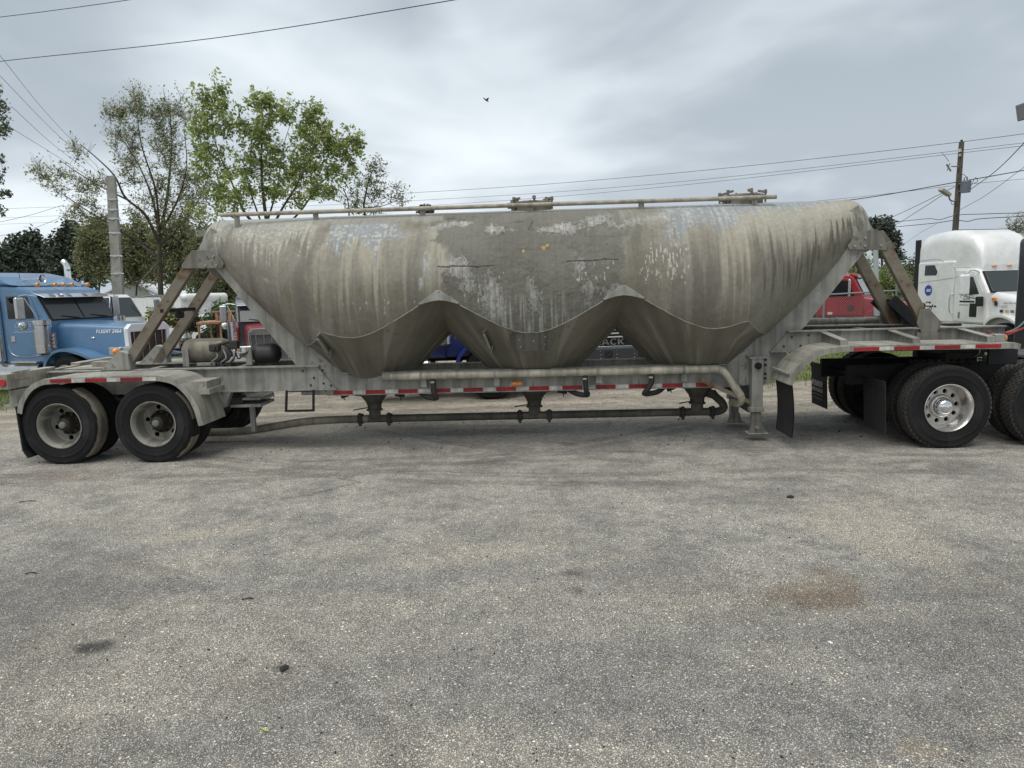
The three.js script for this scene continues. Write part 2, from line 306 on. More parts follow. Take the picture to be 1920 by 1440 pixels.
function groundColor(x, z) {
  const n1 = fbm(x * 0.55 + 40, z * 0.55, 4, 201), n2 = fbm(x * 2.3, z * 2.3 + 30, 4, 207), n3 = fbm(x * 9, z * 9, 3, 211);
  let c = mix3([0.195, 0.192, 0.186], [0.305, 0.298, 0.285], sst(0.2, 0.82, n1 * 0.4 + n2 * 0.3 + n3 * 0.3));
  // light drift of sand in long patches
  c = mix3(c, DUST, 0.5 * sst(0.55, 0.75, fbm(x * 0.4 + 7, z * 1.1 + 3, 4, 221)) * (0.5 + n3));
  // thinner cover of pale dust over the middle of the lot
  c = mix3(c, [0.41, 0.395, 0.365], sst(-4.6, -6.4, z + (n1 - 0.5) * 3.5) * (0.25 + 0.75 * sst(0.3, 0.65, n2 * 0.6 + n3 * 0.4)) * 0.85);
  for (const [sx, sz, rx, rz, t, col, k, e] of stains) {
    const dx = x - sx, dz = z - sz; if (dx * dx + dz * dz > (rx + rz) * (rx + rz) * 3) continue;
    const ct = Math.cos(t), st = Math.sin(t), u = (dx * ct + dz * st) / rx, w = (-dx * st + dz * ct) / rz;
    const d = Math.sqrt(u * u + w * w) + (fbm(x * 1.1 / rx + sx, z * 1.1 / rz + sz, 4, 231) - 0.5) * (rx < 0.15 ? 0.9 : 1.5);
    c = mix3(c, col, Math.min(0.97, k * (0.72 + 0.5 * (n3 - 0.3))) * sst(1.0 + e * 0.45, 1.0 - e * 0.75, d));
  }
  // rubber tracks left by turning trucks, and hairline cracks
  for (const [cx, cz, r, w, a, k] of TRACKS) { const dx = x - cx, dz = z - cz, q = Math.abs(Math.hypot(dx, dz) - r + (n2 - 0.5) * 0.12); if (q < w * 1.5) { const an = Math.atan2(dx, dz) - a; c = mix3(c, [0.1, 0.096, 0.09], k * sst(w, w * 0.45, q) * sst(0.42, 0.6, fbm(an * r * 1.3, q * 9 + r, 3, 261)) * (0.4 + 0.9 * n3)); } }
  for (const pl of CRACKS) for (let i = 0; i < pl.length - 1; i++) { const [ax, az] = pl[i], [bx2, bz2] = pl[i + 1], ux = bx2 - ax, uz = bz2 - az, t = clamp(((x - ax) * ux + (z - az) * uz) / (ux * ux + uz * uz)); const q = Math.hypot(x - ax - ux * t, z - az - uz * t) + (n3 - 0.5) * 0.03; if (q < 0.035) c = mix3(c, [0.08, 0.075, 0.07], 0.6 * sst(0.035, 0.012, q)); }
  // packed sand and crushed stone behind the trailer, tracks along it
  const far = sst(-10.2, -12.2, z + (n1 - 0.5) * 2.6);
  if (far > 0) {
    const tr = fbm(x * 0.22, z * 2.6, 4, 241), g = fbm(x * 5, z * 9, 3, 243);
    let s = mix3([0.25, 0.225, 0.19], [0.46, 0.42, 0.355], sst(0.3, 0.7, tr * 0.65 + g * 0.35));
    c = mix3(c, s, far);
  }
  // grass: right of the yard beyond the lane, and a tuft of it at the far left
  const gr = grassiness(x, z); if (gr > 0) c = mix3(c, mix3([0.08, 0.115, 0.035], [0.16, 0.15, 0.08], n3), gr * 0.9);
  return c;
}
function grassiness(x, z) {
  const n = fbm(x * 1.3 + 3, z * 1.3, 3, 251) - 0.5;
  const right = sst(-13.9, -15.2, z + n * 1.6) * sst(4.1, 5.3, x + n * 1.6);
  const left = sst(-13.4, -14.8, z + n * 1.5) * sst(-9.4, -10.6, x + n * 1.5);
  const far = sst(-26, -30, z + n * 3);
  return clamp(Math.max(right, left, far) - sst(0.12, 0.3, n) * 0.5);
}
{
  const line = (a, b, step, out) => { const r = []; let s = step; for (let v = a - 1e-9; v > -out; v -= s) { s *= 1.25; r.unshift(v); } for (let v = a; v <= b; v += step) r.push(v); s = step; for (let v = b + s; v < out; v += s) { s *= 1.25; r.push(v); } return r; };
  const xs = line(-8.2, 8.2, 0.048, 260), zs = line(-14.5, -2.2, 0.042, 300);
  const pos = new Float32Array(xs.length * zs.length * 3), col = new Float32Array(pos.length), uv = new Float32Array(xs.length * zs.length * 2), idx = [];
  let k = 0;
  for (const z of zs) for (const x of xs) {
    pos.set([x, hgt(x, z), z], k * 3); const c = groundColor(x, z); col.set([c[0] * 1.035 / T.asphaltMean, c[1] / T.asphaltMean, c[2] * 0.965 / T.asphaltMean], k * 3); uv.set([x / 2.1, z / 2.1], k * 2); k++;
  }
  const nx = xs.length;
  for (let j = 0; j < zs.length - 1; j++) for (let i = 0; i < nx - 1; i++) { const a = j * nx + i; idx.push(a, a + nx, a + nx + 1, a, a + nx + 1, a + 1); }
  const g = new THREE.BufferGeometry();
  g.setAttribute('position', new THREE.BufferAttribute(pos, 3)); g.setAttribute('color', new THREE.BufferAttribute(col, 3)); g.setAttribute('uv', new THREE.BufferAttribute(uv, 2)); g.setIndex(idx); g.computeVertexNormals();
  const o = new THREE.Mesh(g, M([1, 1, 1], 0.93, 0, { map: T.asphalt[0], bumpMap: T.asphalt[1], bumpScale: 0.006, vertexColors: true })); o.receiveShadow = o.castShadow = true;
  o.name = 'ground'; o.userData.kind = 'structure'; scene.add(o);
}
function copies(name, g, m, list, label, category) {   // list: [x,y,z, sx,sy,sz, rx,ry,rz, colour?]
  const o = new THREE.InstancedMesh(g, m, list.length), q = new THREE.Object3D(), c = new THREE.Color();
  list.forEach((a, i) => { q.position.set(a[0], a[1], a[2]); q.scale.set(a[3], a[4], a[5]); q.rotation.set(a[6], a[7], a[8]); q.updateMatrix(); o.setMatrixAt(i, q.matrix); if (a[9]) o.setColorAt(i, c.setRGB(...a[9])); });
  o.castShadow = o.receiveShadow = true; o.name = numbered(name); scene.add(o); return tag(o, label, category, null, 'stuff');
}
{
  const R = rng(5), L = [];
  const peb = new THREE.IcosahedronGeometry(1, 0);
  for (let i = 0; i < 9000; i++) {
    const far = R() < 0.35, z = far ? -9 - R() * 9 : -2.4 - R() * R() * 9, x = (R() - 0.5) * (2.2 * -z + 2), s = (far ? 0.006 : 0.0028) + 0.006 * R() * R() * (far ? 2 : 1), t = 0.14 + 0.42 * R() * R();
    L.push([x, hgt(x, z) + s * 0.25, z, s * (0.8 + R()), s * 0.6, s, R() * 3, R() * 3, R() * 3, R() < 0.16 ? [0.03, 0.028, 0.026] : [t, t * 0.97, t * 0.92]]);
  }
  copies('gravel', peb, M([1, 1, 1], 0.95), L, 'loose grit and small stones scattered over the lot', 'gravel');
  const blade = new THREE.BufferGeometry();
  blade.setAttribute('position', new THREE.Float32BufferAttribute([-0.5, 0, 0, 0.5, 0, 0, 0.28, 0.6, 0.12, -0.28, 0.6, 0.12, 0, 1, 0.42], 3)); blade.setIndex([0, 1, 2, 0, 2, 3, 3, 2, 4]); blade.computeVertexNormals();
  const Gs = [];
  for (let i = 0; i < 90000 && Gs.length < 42000; i++) {
    const left = R() < 0.15, x = left ? -9.5 - R() * 7 : 4.0 + R() * 13, z = left ? -13.5 - R() * 6 : -13.8 - Math.pow(R(), 1.4) * 15;
    if (R() > grassiness(x, z)) continue;
    const h = 0.05 + 0.12 * R() * R() + (R() < 0.02 ? 0.2 : 0), t = R();
    Gs.push([x, hgt(x, z), z, 0.012 + 0.012 * R(), h, h, (R() - 0.5) * 0.5, R() * 6.3, 0, t < 0.85 ? [0.1 + 0.08 * R(), 0.18 + 0.1 * R(), 0.035] : [0.24, 0.2, 0.11]]);
  }
  copies('grass', blade, M([1, 1, 1], 0.9), Gs, 'rough green grass along the edge of the yard', 'grass');
}
// small litter on the lot
{
  const dk = M([0.02, 0.018, 0.016], 0.9), R = rng(77);
  const litter = (name, px, py, label, cat, gs, m, group) => { const p = onGround(px, py), o = mesh(name, gs, m, scene); o.position.set(p.x, 0, p.z); o.rotation.y = R() * 3; return tag(o, label, cat, group); };
  const twig = (L) => tube([[-L / 2, 0.004, 0], [-L / 6, 0.012, 0.01], [L / 5, 0.007, -0.008], [L / 2, 0.004, 0.006]], 0.004, 10, 5);
  const clod = (s, seed) => { const g = new THREE.IcosahedronGeometry(s, 1), p = g.attributes.position, r = rng(seed); const mem = {}; for (let i = 0; i < p.count; i++) { const k = [p.getX(i), p.getY(i), p.getZ(i)].map(v => v.toFixed(3)).join(); const f = mem[k] ??= 0.7 + 0.6 * r(); p.setXYZ(i, p.getX(i) * f * 1.5, Math.max(-0.002, p.getY(i) * f * 0.55 + s * 0.3), p.getZ(i) * f); } g.computeVertexNormals(); return g; };
  litter('twig', 52, 941, 'dark twig lying in front of the rear trailer wheels', 'twig', twig(0.16), dk).rotation.y = 0.2;
  litter('twig', 58, 1076, 'dark twig on the pale asphalt at the left edge', 'twig', twig(0.09), dk).rotation.y = 0.1;
  litter('twig', 465, 1124, 'short dark twig beside the pale chip in the middle of the lot', 'twig', twig(0.08), dk).rotation.y = 0.1;
  litter('clod', 533, 1254, 'small dark lump of dirt on its oil spot', 'clod', clod(0.022, 3), dk);
  litter('clod', 1482, 933, 'dark lump on the asphalt below the front mud flap', 'clod', clod(0.025, 4), dk);
  litter('pebble', 1557, 1205, 'white pebble right of the lot centre', 'pebble', clod(0.009, 6), M([0.7, 0.69, 0.66], 0.8));
  litter('leaf', 497, 1370, 'small yellow green leaf lying in the foreground', 'leaf', prism([[-0.03, 0], [-0.01, 0.008], [0.02, 0.005], [0.034, 0], [0.015, -0.007], [-0.012, -0.008]], 0, 0.0012).rotateX(-Math.PI / 2).rotateZ(0.05).translate(0, 0.006, 0), M([0.36, 0.4, 0.12], 0.7));
}
// ---------------------------------------------------------------- the dry bulk trailer: local x along it, z = 0 at the near tyre faces, centre line z = CZ
const CZ = -1.22, TY = -2.44 * D2R, TPOS = [0, 0, -8.85];
const trailer = thing('dry_bulk_trailer', 'dusty grey three hopper dry bulk tank trailer with slanted ends', 'tank trailer', TPOS, TY);
const TR = 1.13, TC = 2.05, TOP = TC + TR, RE = 0.42;
const HX = [-2.05, 0.26, 2.57], MID = [-0.895, 1.415], SEAM = [-2.42, 2.96], END = [-4.05, 4.55];
function section(x) {
  let r = TR;
  if (x < SEAM[0]) r = lerp(TR, RE, clamp((SEAM[0] - x) / (SEAM[0] - END[0])));
  if (x > SEAM[1]) r = lerp(TR, RE, clamp((x - SEAM[1]) / (END[1] - SEAM[1])));
  return [r, TOP - r];
}
const rzOf = y => 0.45 + 0.906 * (y - 0.93);
const rxOf = (y, outer) => outer ? (y < 1.38 ? 0.82 + 0.86 * (y - 1.38) : 0.82 + 2.5 * (y - 1.38)) : 0.67 + 1.0 * (y - 1.03);
const hopperOf = x => x < MID[0] ? 0 : x < MID[1] ? 1 : 2;
const outerSide = (i, dx) => (i === 0 && dx < 0) || (i === 2 && dx > 0);
function cutAngle(x) {
  const i = hopperOf(x), dx = x - HX[i], [r, c] = section(x), o = outerSide(i, dx);
  if (x < -3.05 || x > 3.57) return Math.PI;
  for (let t = 0.6; t < Math.PI; t += 0.004) {
    const y = c + r * Math.cos(t), z = r * Math.sin(t), rx = rxOf(y, o), rz = rzOf(y);
    if (rx <= 0 || rz <= 0 || (dx / rx) ** 2 + (z / rz) ** 2 > 1) return t;
  }
  return Math.PI;
}
// weathered skin of the tank; u: x from -4.5 to 5, v: angle from the crown 0 .. 2.6
const TU = x => (x + 4.5) / 9.5, TV = t => t / 2.6;
{
  const W = 2048, H = 1024, d = new Uint8Array(W * H * 4), b = new Uint8Array(W * H * 4);
  const TAUPE = [0.56, 0.542, 0.495], CREAM = [0.685, 0.66, 0.585], METAL = [0.585, 0.605, 0.615], CAKE = [0.475, 0.462, 0.42], WHITE = [0.73, 0.725, 0.69], DUSTY = [0.665, 0.65, 0.595], DARKR = [0.345, 0.33, 0.29];
  const patches = [[-0.62, 1.33, 0.2, 0.11], [-0.5, 1.48, 0.13, 0.1], [-0.22, 1.62, 0.22, 0.14], [-0.12, 1.75, 0.14, 0.1], [-0.18, 0.76, 0.13, 0.05], [0.73, 0.72, 0.1, 0.1], [0.6, 0.78, 0.12, 0.04], [1.12, 0.62, 0.22, 0.11], [0.86, 1.3, 0.13, 0.1], [0.3, 1.62, 0.09, 0.14], [1.25, 1.62, 0.14, 0.1],
    [-0.95, 0.66, 0.16, 0.07], [-0.6, 0.62, 0.18, 0.05], [1.75, 0.62, 0.2, 0.08], [-1.05, 1.2, 0.03, 0.12], [-1.12, 1.42, 0.05, 0.06], [-3.2, 1.35, 0.05, 0.03], [0.98, 1.55, 0.12, 0.07], [1.0, 1.48, 0.05, 0.2]];
  for (let j = 0; j < H; j++) for (let i = 0; i < W; i++) {
    const x = (i + 0.5) / W * 9.5 - 4.5, t = (j + 0.5) / H * 2.6;
    const sx = x + 0.35 * (fbm(x * 1.3, t * 0.7, 3, 315) - 0.5), run = 0.5 + (fbm(sx * 14 + 2.5 * fbm(x * 2, 0, 2, 317), t * 1.1, 4, 301) - 0.5) * (0.4 + 1.3 * fbm(x * 0.8, t * 0.6, 2, 319)), run2 = fbm(x * 46, t * 2.0, 3, 303), blot = fbm(x * 1.7, t * 2.4, 5, 305), fine = fbm(x * 30, t * 30, 3, 307), warp = fbm(x * 5, t * 5, 4, 309) - 0.5, drip = fbm(x * 22, t * 0.5, 3, 311) - 0.5;
    let c = mix3(TAUPE, [0.48, 0.455, 0.395], sst(0.35, 0.75, blot));
    c = mix3(c, [0.60, 0.575, 0.505], 0.5 * sst(0.5, 0.75, run));
    const wide = fbm(x * 0.9 + 3, t * 1.6, 3, 313) - 0.5, inBox = (x0, x1, e) => sst(x0 - e, x0 + e, x + warp * 0.5 + wide * 0.5 + (fine - 0.5) * 0.12) * sst(x1 + e, x1 - e, x + warp * 0.5 + wide * 0.5 + (fine - 0.5) * 0.12);
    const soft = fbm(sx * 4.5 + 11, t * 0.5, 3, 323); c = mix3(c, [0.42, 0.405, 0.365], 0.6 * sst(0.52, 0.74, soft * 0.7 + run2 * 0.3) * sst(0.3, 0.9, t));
    // pale cement washes
    let k = inBox(-2.42, -0.9, 0.06) * sst(0.62, 0.8, t) * sst(1.75, 1.1, t + drip * 1.1); c = mix3(c, mix3(CREAM, TAUPE, sst(0.4, 0.75, run)), k * 0.85);
    k = inBox(2.25, 3.05, 0.1) * sst(1.6, 1.05, t + drip * 1.2); c = mix3(c, CREAM, k * 0.75 * (0.55 + run));
    k = inBox(-4.3, -2.46, 0.05) * sst(1.0, 0.85, t + drip * 1.1 + warp * 0.35); c = mix3(c, mix3(DUSTY, WHITE, sst(0.5, 0.7, fine)), k * 0.8);
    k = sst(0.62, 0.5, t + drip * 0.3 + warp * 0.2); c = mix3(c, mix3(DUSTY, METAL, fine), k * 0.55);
    k = inBox(-2.3, -1.35, 0.05) * sst(0.5, 0.58, t) * sst(0.98, 0.9, t + drip * 0.7 + warp * 0.35); c = mix3(c, mix3(METAL, WHITE, sst(0.56, 0.7, fine + warp * 0.4)), k * 0.8);
    k = inBox(2.05, 4.25, 0.15) * sst(0.92, 0.8, t + drip * 0.9 + warp * 0.3 + (x - 2.4) * 0.12); c = mix3(c, mix3(METAL, [0.67, 0.675, 0.66], sst(0.45, 0.7, fine * 0.5 + run2 * 0.5)), k * 0.85);
    k = inBox(3.0, 4.9, 0.12) * sst(1.3, 0.9, t - (x - 3.0) * 0.06 + drip * 0.9) * sst(0.45, 0.75, t + (x - 3) * 0.2 + drip * 0.3); c = mix3(c, mix3(CREAM, DUSTY, run2), k * 0.9);
    // dark runs on the front cone
    { const e = 1.42 - (x - 3.0) * 0.32; k = sst(3.0, 3.25, x) * sst(e - 0.16, e + 0.02, t + drip * 0.75) * sst(e + 0.55, e + 0.12, t + drip * 0.8); c = mix3(c, DARKR, k * 0.85 * sst(0.42, 0.6, run2 * 0.6 + run * 0.4)); }
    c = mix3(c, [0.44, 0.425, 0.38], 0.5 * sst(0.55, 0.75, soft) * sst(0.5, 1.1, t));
    // caked cement in the middle
    const cake = inBox(-0.86, 1.42, 0.05) * sst(0.28, 0.42, t);
    c = mix3(c, mix3(CAKE, [0.40, 0.388, 0.352], sst(0.4, 0.7, blot * 0.5 + fine * 0.5)), cake * 0.92);
    k = inBox(-0.45, 0.95, 0.2) * sst(1.55, 1.8, t + warp * 0.3); c = mix3(c, mix3([0.52, 0.515, 0.49], WHITE, sst(0.45, 0.75, run2)), k * 0.7 * sst(0.35, 0.6, run2));
    k = inBox(1.42, 1.95, 0.08); c = mix3(c, [0.49, 0.475, 0.41], k * 0.6 * sst(0.3, 0.6, run));
    k = inBox(1.5, 1.68, 0.05) * sst(0.5, 0.7, t); c = mix3(c, [0.40, 0.388, 0.345], k * 0.55 * sst(1.4, 0.8, t));
    let pe = 0;
    for (const [px, pt, rx, rt] of patches) { if (Math.abs(x - px) > rx * 2.2 || Math.abs(t - pt) > rt * 2.4) continue; const q = Math.hypot((x - px) / rx, (t - pt) / rt) * 0.85 + warp * 2.6 + (fine - 0.5) * 1.5 + (run2 - 0.5) * 1.1 + drip * 0.8; pe = Math.max(pe, sst(1.0, 0.86, q) * (0.55 + 0.45 * sst(0.3, 0.6, run2))); }
    c = mix3(c, mix3([0.62, 0.62, 0.60], WHITE, sst(0.35, 0.65, fine)), pe * 0.85);
    // splashes of wash: small pale drops drawn out downwards
    const zone = Math.max(inBox(1.78, 2.28, 0.05) * sst(0.95, 1.1, t) * sst(1.6, 1.35, t), 0.5 * inBox(-2.3, -0.75, 0.05) * sst(1.52, 1.6, t) * sst(1.85, 1.7, t), 0.5 * inBox(-3.1, -2.5, 0.1) * sst(0.85, 0.95, t) * sst(1.3, 1.1, t), 0.65 * inBox(0.75, 1.2, 0.05) * sst(1.15, 1.25, t) * sst(1.55, 1.4, t), 0.5 * inBox(-0.5, -0.1, 0.1) * sst(1.2, 1.3, t) * sst(1.9, 1.7, t));
    if (zone > 0) { const n = vn(x * 55, t * 16, 321) * 0.6 + vn(x * 120, t * 42, 322) * 0.4; c = mix3(c, [0.76, 0.755, 0.72], sst(0.93 - zone * 0.33, 0.97 - zone * 0.33, n) * 0.85); }
    // chips of yellow paint, cracked seam lines in the crust
    for (const [px, pt, r] of [[0.18, 1.08, 0.035], [0.43, 1.05, 0.045], [0.48, 1.02, 0.025]]) { const q = Math.hypot(x - px, t - pt) * 1.5 + warp * 0.06 + (fine - 0.5) * 0.05; c = mix3(c, [0.74, 0.62, 0.33], sst(r, r * 0.7, q)); }
    let crack = 0; const line = (x0, x1, tt, w) => { if (x > x0 && x < x1) crack = Math.max(crack, sst(w, w * 0.3, Math.abs(t - tt - (fine - 0.5) * 0.02 - warp * 0.03))); };
    line(-0.9, -0.2, 1.245, 0.012); line(0.72, 1.36, 1.215, 0.012);
    const cr = Math.abs(fbm(x * 2.6 + warp, t * 4.2 + 5, 3, 331) - 0.5); crack = Math.max(crack, cake * sst(0.42, 0.6, blot) * sst(0.012, 0.004, cr) * sst(0.25, 0.45, t) * sst(1.1, 0.8, t));
    c = mix3(c, [0.24, 0.225, 0.195], crack * 0.75);
    const g = 0.93 + 0.14 * (fine - 0.5) + 0.1 * (run2 - 0.5), o = (j * W + i) * 4;
    d[o] = clamp(c[0] * g) * 255; d[o + 1] = clamp(c[1] * g) * 255; d[o + 2] = clamp(c[2] * g) * 255; d[o + 3] = 255;
    const h = 0.25 + 0.12 * (fine - 0.5) + 0.05 * run2 + cake * (0.45 * sst(0.3, 0.7, fbm(x * 9, t * 11, 5, 341)) + 0.18 * fine) * (1 - pe * 0.7) - crack * 0.3 + pe * 0.05;
    b[o] = b[o + 1] = b[o + 2] = clamp(h) * 255; b[o + 3] = 255;
  }
  const ct = wrapTex(d, W, H, true), bt = wrapTex(b, W, H, false);
  for (const t of [ct, bt]) { t.wrapS = t.wrapT = THREE.ClampToEdgeWrapping; }
  mat.tank = M([0.98, 0.98, 0.98], 0.78, 0, { map: ct, bumpMap: bt, bumpScale: 0.014 });
}
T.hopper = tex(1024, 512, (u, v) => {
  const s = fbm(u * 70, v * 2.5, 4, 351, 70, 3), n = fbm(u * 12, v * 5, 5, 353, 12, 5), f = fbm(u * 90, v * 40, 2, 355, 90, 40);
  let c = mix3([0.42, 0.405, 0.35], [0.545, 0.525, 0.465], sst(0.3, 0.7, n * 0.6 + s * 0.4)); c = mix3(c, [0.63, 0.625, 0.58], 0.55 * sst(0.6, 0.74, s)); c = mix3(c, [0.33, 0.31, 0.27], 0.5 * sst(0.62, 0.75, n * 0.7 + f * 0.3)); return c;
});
mat.hopper = M([0.84, 0.84, 0.85], 0.82, 0, { map: T.hopper, bumpMap: T.rough, bumpScale: 0.003 });  // tint also puts the shade under the tank into the dirty skin
{
  // shell
  const nu = 300, nv = 120;
  const shell = grid(nu, nv, (u, v) => { const x = lerp(END[0], END[1], u), [r, c] = section(x), t = (v * 2 - 1) * cutAngle(x); return [x, c + r * Math.cos(t), CZ + r * Math.sin(t)]; },
    (u, v) => { const x = lerp(END[0], END[1], u); return [TU(x), TV(Math.abs((v * 2 - 1) * Math.min(cutAngle(x), 2.55)))]; });
  const dome = (s) => grid(48, 12, (u, v) => { const a = u * 2 * Math.PI, k = Math.cos(v * Math.PI / 2), x = (s < 0 ? END[0] : END[1]) + s * 0.29 * Math.sin(v * Math.PI / 2); return [x, TOP - RE - 0.06 * (1 - k) + RE * k * Math.cos(a * s), CZ + RE * k * Math.sin(a * s)]; },
    (u, v, p) => [TU(p[0]), TV(Math.min(2.5, Math.abs(Math.abs(u * 2 - 1) * Math.PI - Math.PI)) * (1 - 0.6 * v) + 0.6 * v)]);
  mesh('tank_shell', [shell, dome(-1), dome(1)], mat.tank, trailer);
  // seam rings
  for (const x of [SEAM[0], SEAM[1], END[0] + 0.02, END[1] - 0.02, -0.87]) {
    const a = cutAngle(x), [r, c] = section(x), big = r > 1;
    mesh('weld_seam', grid(64, 4, (u, v) => { const t = (u * 2 - 1) * a, q = r + (big ? 0.006 : 0.012) * Math.sin(v * Math.PI) - 0.002; return [x + (v - 0.5) * 0.03, c + q * Math.cos(t), CZ + q * Math.sin(t)]; }, (u, v, p) => [TU(p[0]), TV(Math.abs(u * 2 - 1) * Math.min(a, 2.5))]), mat.tank, trailer);
  }
  // hoppers: elliptic cones down to the outlets
  for (let i = 0; i < 3; i++) {
    const cx = HX[i], top = [];
    const P = (y, ph) => { const cs = Math.cos(ph), sn = Math.sin(ph), o = outerSide(i, cs); return [cx + rxOf(y, o) * cs, y, rzOf(y) * sn]; };
    const inside = (y, ph) => { const [x, , z] = P(y, ph), [r, c] = section(x); return (i < 2 ? x <= MID[i] : true) && (i > 0 ? x >= MID[i - 1] : true) && (y - c) ** 2 + z * z <= r * r; };
    const n = 144;
    for (let k = 0; k <= n; k++) { const ph = k / n * 2 * Math.PI; let y = 2.32; while (y > 1.0 && !inside(y, ph)) y -= 0.004; top.push(Math.max(y + 0.004, 1.06)); }
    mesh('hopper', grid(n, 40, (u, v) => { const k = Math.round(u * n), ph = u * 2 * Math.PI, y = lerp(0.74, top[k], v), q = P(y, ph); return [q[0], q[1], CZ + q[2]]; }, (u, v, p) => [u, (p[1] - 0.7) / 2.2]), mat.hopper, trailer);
  }
  // weld beads along the foot of the shell, and fold seams down the hopper skins
  for (const s of [1, -1]) {
    for (const [a, b] of [[-2.8, MID[0] - 0.26], [MID[0] + 0.26, MID[1] - 0.26], [MID[1] + 0.26, 3.34]]) {
      const pts = []; for (let k = 0; k <= 40; k++) { const x = lerp(a, b, k / 40), [r, c] = section(x), t = cutAngle(x); pts.push([x, c + r * Math.cos(t) - 0.002, CZ + s * (r * Math.sin(t) + 0.002)]); }
      mesh('weld_bead', [tube(pts, 0.007, 120, 6)], mat.tank2 ??= M([0.95, 0.95, 0.95], 0.75, 0, { map: T.galv }), trailer);
    }
    for (let i = 0; i < 3; i++) for (const ph of [0.62, Math.PI - 0.62]) {
      const pts = []; for (let k = 0; k <= 12; k++) { const y = lerp(0.8, 1.78, k / 12), cs = Math.cos(ph), o = outerSide(i, cs), x = HX[i] + rxOf(y, o) * cs, z = rzOf(y) * Math.sin(ph), [r, c] = section(x); if ((i < 2 && x > MID[i]) || (i > 0 && x < MID[i - 1]) || ((y - c) ** 2 + z * z > r * r && y > 1.2)) break; pts.push([x, y, CZ + s * (z + 0.001)]); }
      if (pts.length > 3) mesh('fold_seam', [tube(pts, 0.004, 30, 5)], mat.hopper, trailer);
    }
  }
  // chevron plates over the saddles between the hoppers
  for (const m of MID) mesh('saddle_plate', [prism([[m - 0.25, 1.945], [m - 0.255, 1.965], [m - 0.02, 2.125], [m + 0.02, 2.125], [m + 0.255, 1.965], [m + 0.25, 1.945], [m + 0.1, 1.985], [m, 1.997], [m - 0.1, 1.985]], CZ + TR - 0.03, CZ + TR + 0.012, 0.005)], mat.tank2 ??= M([0.95, 0.95, 0.95], 0.75, 0, { map: T.galv }), trailer);
  // inspection patch and lifting lugs on the hopper skins
  const onHopper = (i, dx, y, off) => { const o = outerSide(i, dx), k = dx / rxOf(y, o); return [HX[i] + dx, y, CZ + rzOf(y) * Math.sqrt(Math.max(0, 1 - k * k)) + off]; };
  const wp = (u, v) => { const a = u * 2 - 1, b = v * 2 - 1, y = 1.43 + b * 0.125, w = 0.29 * (1 - 0.16 * sst(0, -1, b)); return [a * w * (1 - 0.12 * Math.pow(Math.abs(b), 6)), y]; };
  const patch = mesh('wear_plate', [grid(16, 8, (u, v) => { const [dx, y] = wp(u, v); return onHopper(1, dx, y, 0.014); }), ...[0, 1].map(e => grid(16, 1, (u, v) => { const [dx, y] = wp(u, e); return onHopper(1, dx, y, v * 0.014); })), ...[0, 1].map(e => grid(8, 1, (u, v) => { const [dx, y] = wp(e, u); return onHopper(1, dx, y, v * 0.014); }))], mat.rusty2 ??= M([0.6, 0.58, 0.55], 0.8, 0.1, { map: T.galv }), trailer);
  for (const [dx, y] of [[-0.16, 1.47], [0.02, 1.45], [0.17, 1.5], [-0.15, 1.37], [0.16, 1.4]]) { const p = onHopper(1, dx, y, 0.02); mesh('bolt', [rod(p, [p[0], p[1] - 0.004, p[2] + 0.016], 0.016, 0.014, 6)], mat.galv, patch); }
  for (const [i, dx] of [[0, -0.45], [1, -0.62]]) {
    const a = onHopper(i, dx, 1.57, -0.02), b = onHopper(i, dx + 0.06, 1.37, -0.02);
    mesh('lifting_lug', [bar([a[0], a[1], a[2] + 0.05], [b[0], b[1], b[2] + 0.06], 0.12, 0.03), bar([a[0], a[1], a[2] + 0.09], [a[0] + 0.06, a[1] + 0.07, a[2] + 0.05], 0.08, 0.012), bar([b[0] + 0.045, b[1] + 0.03, b[2] + 0.06], [b[0] + 0.02, b[1] - 0.08, b[2] + 0.02], 0.1, 0.012)], mat.galv, trailer);
  }
}
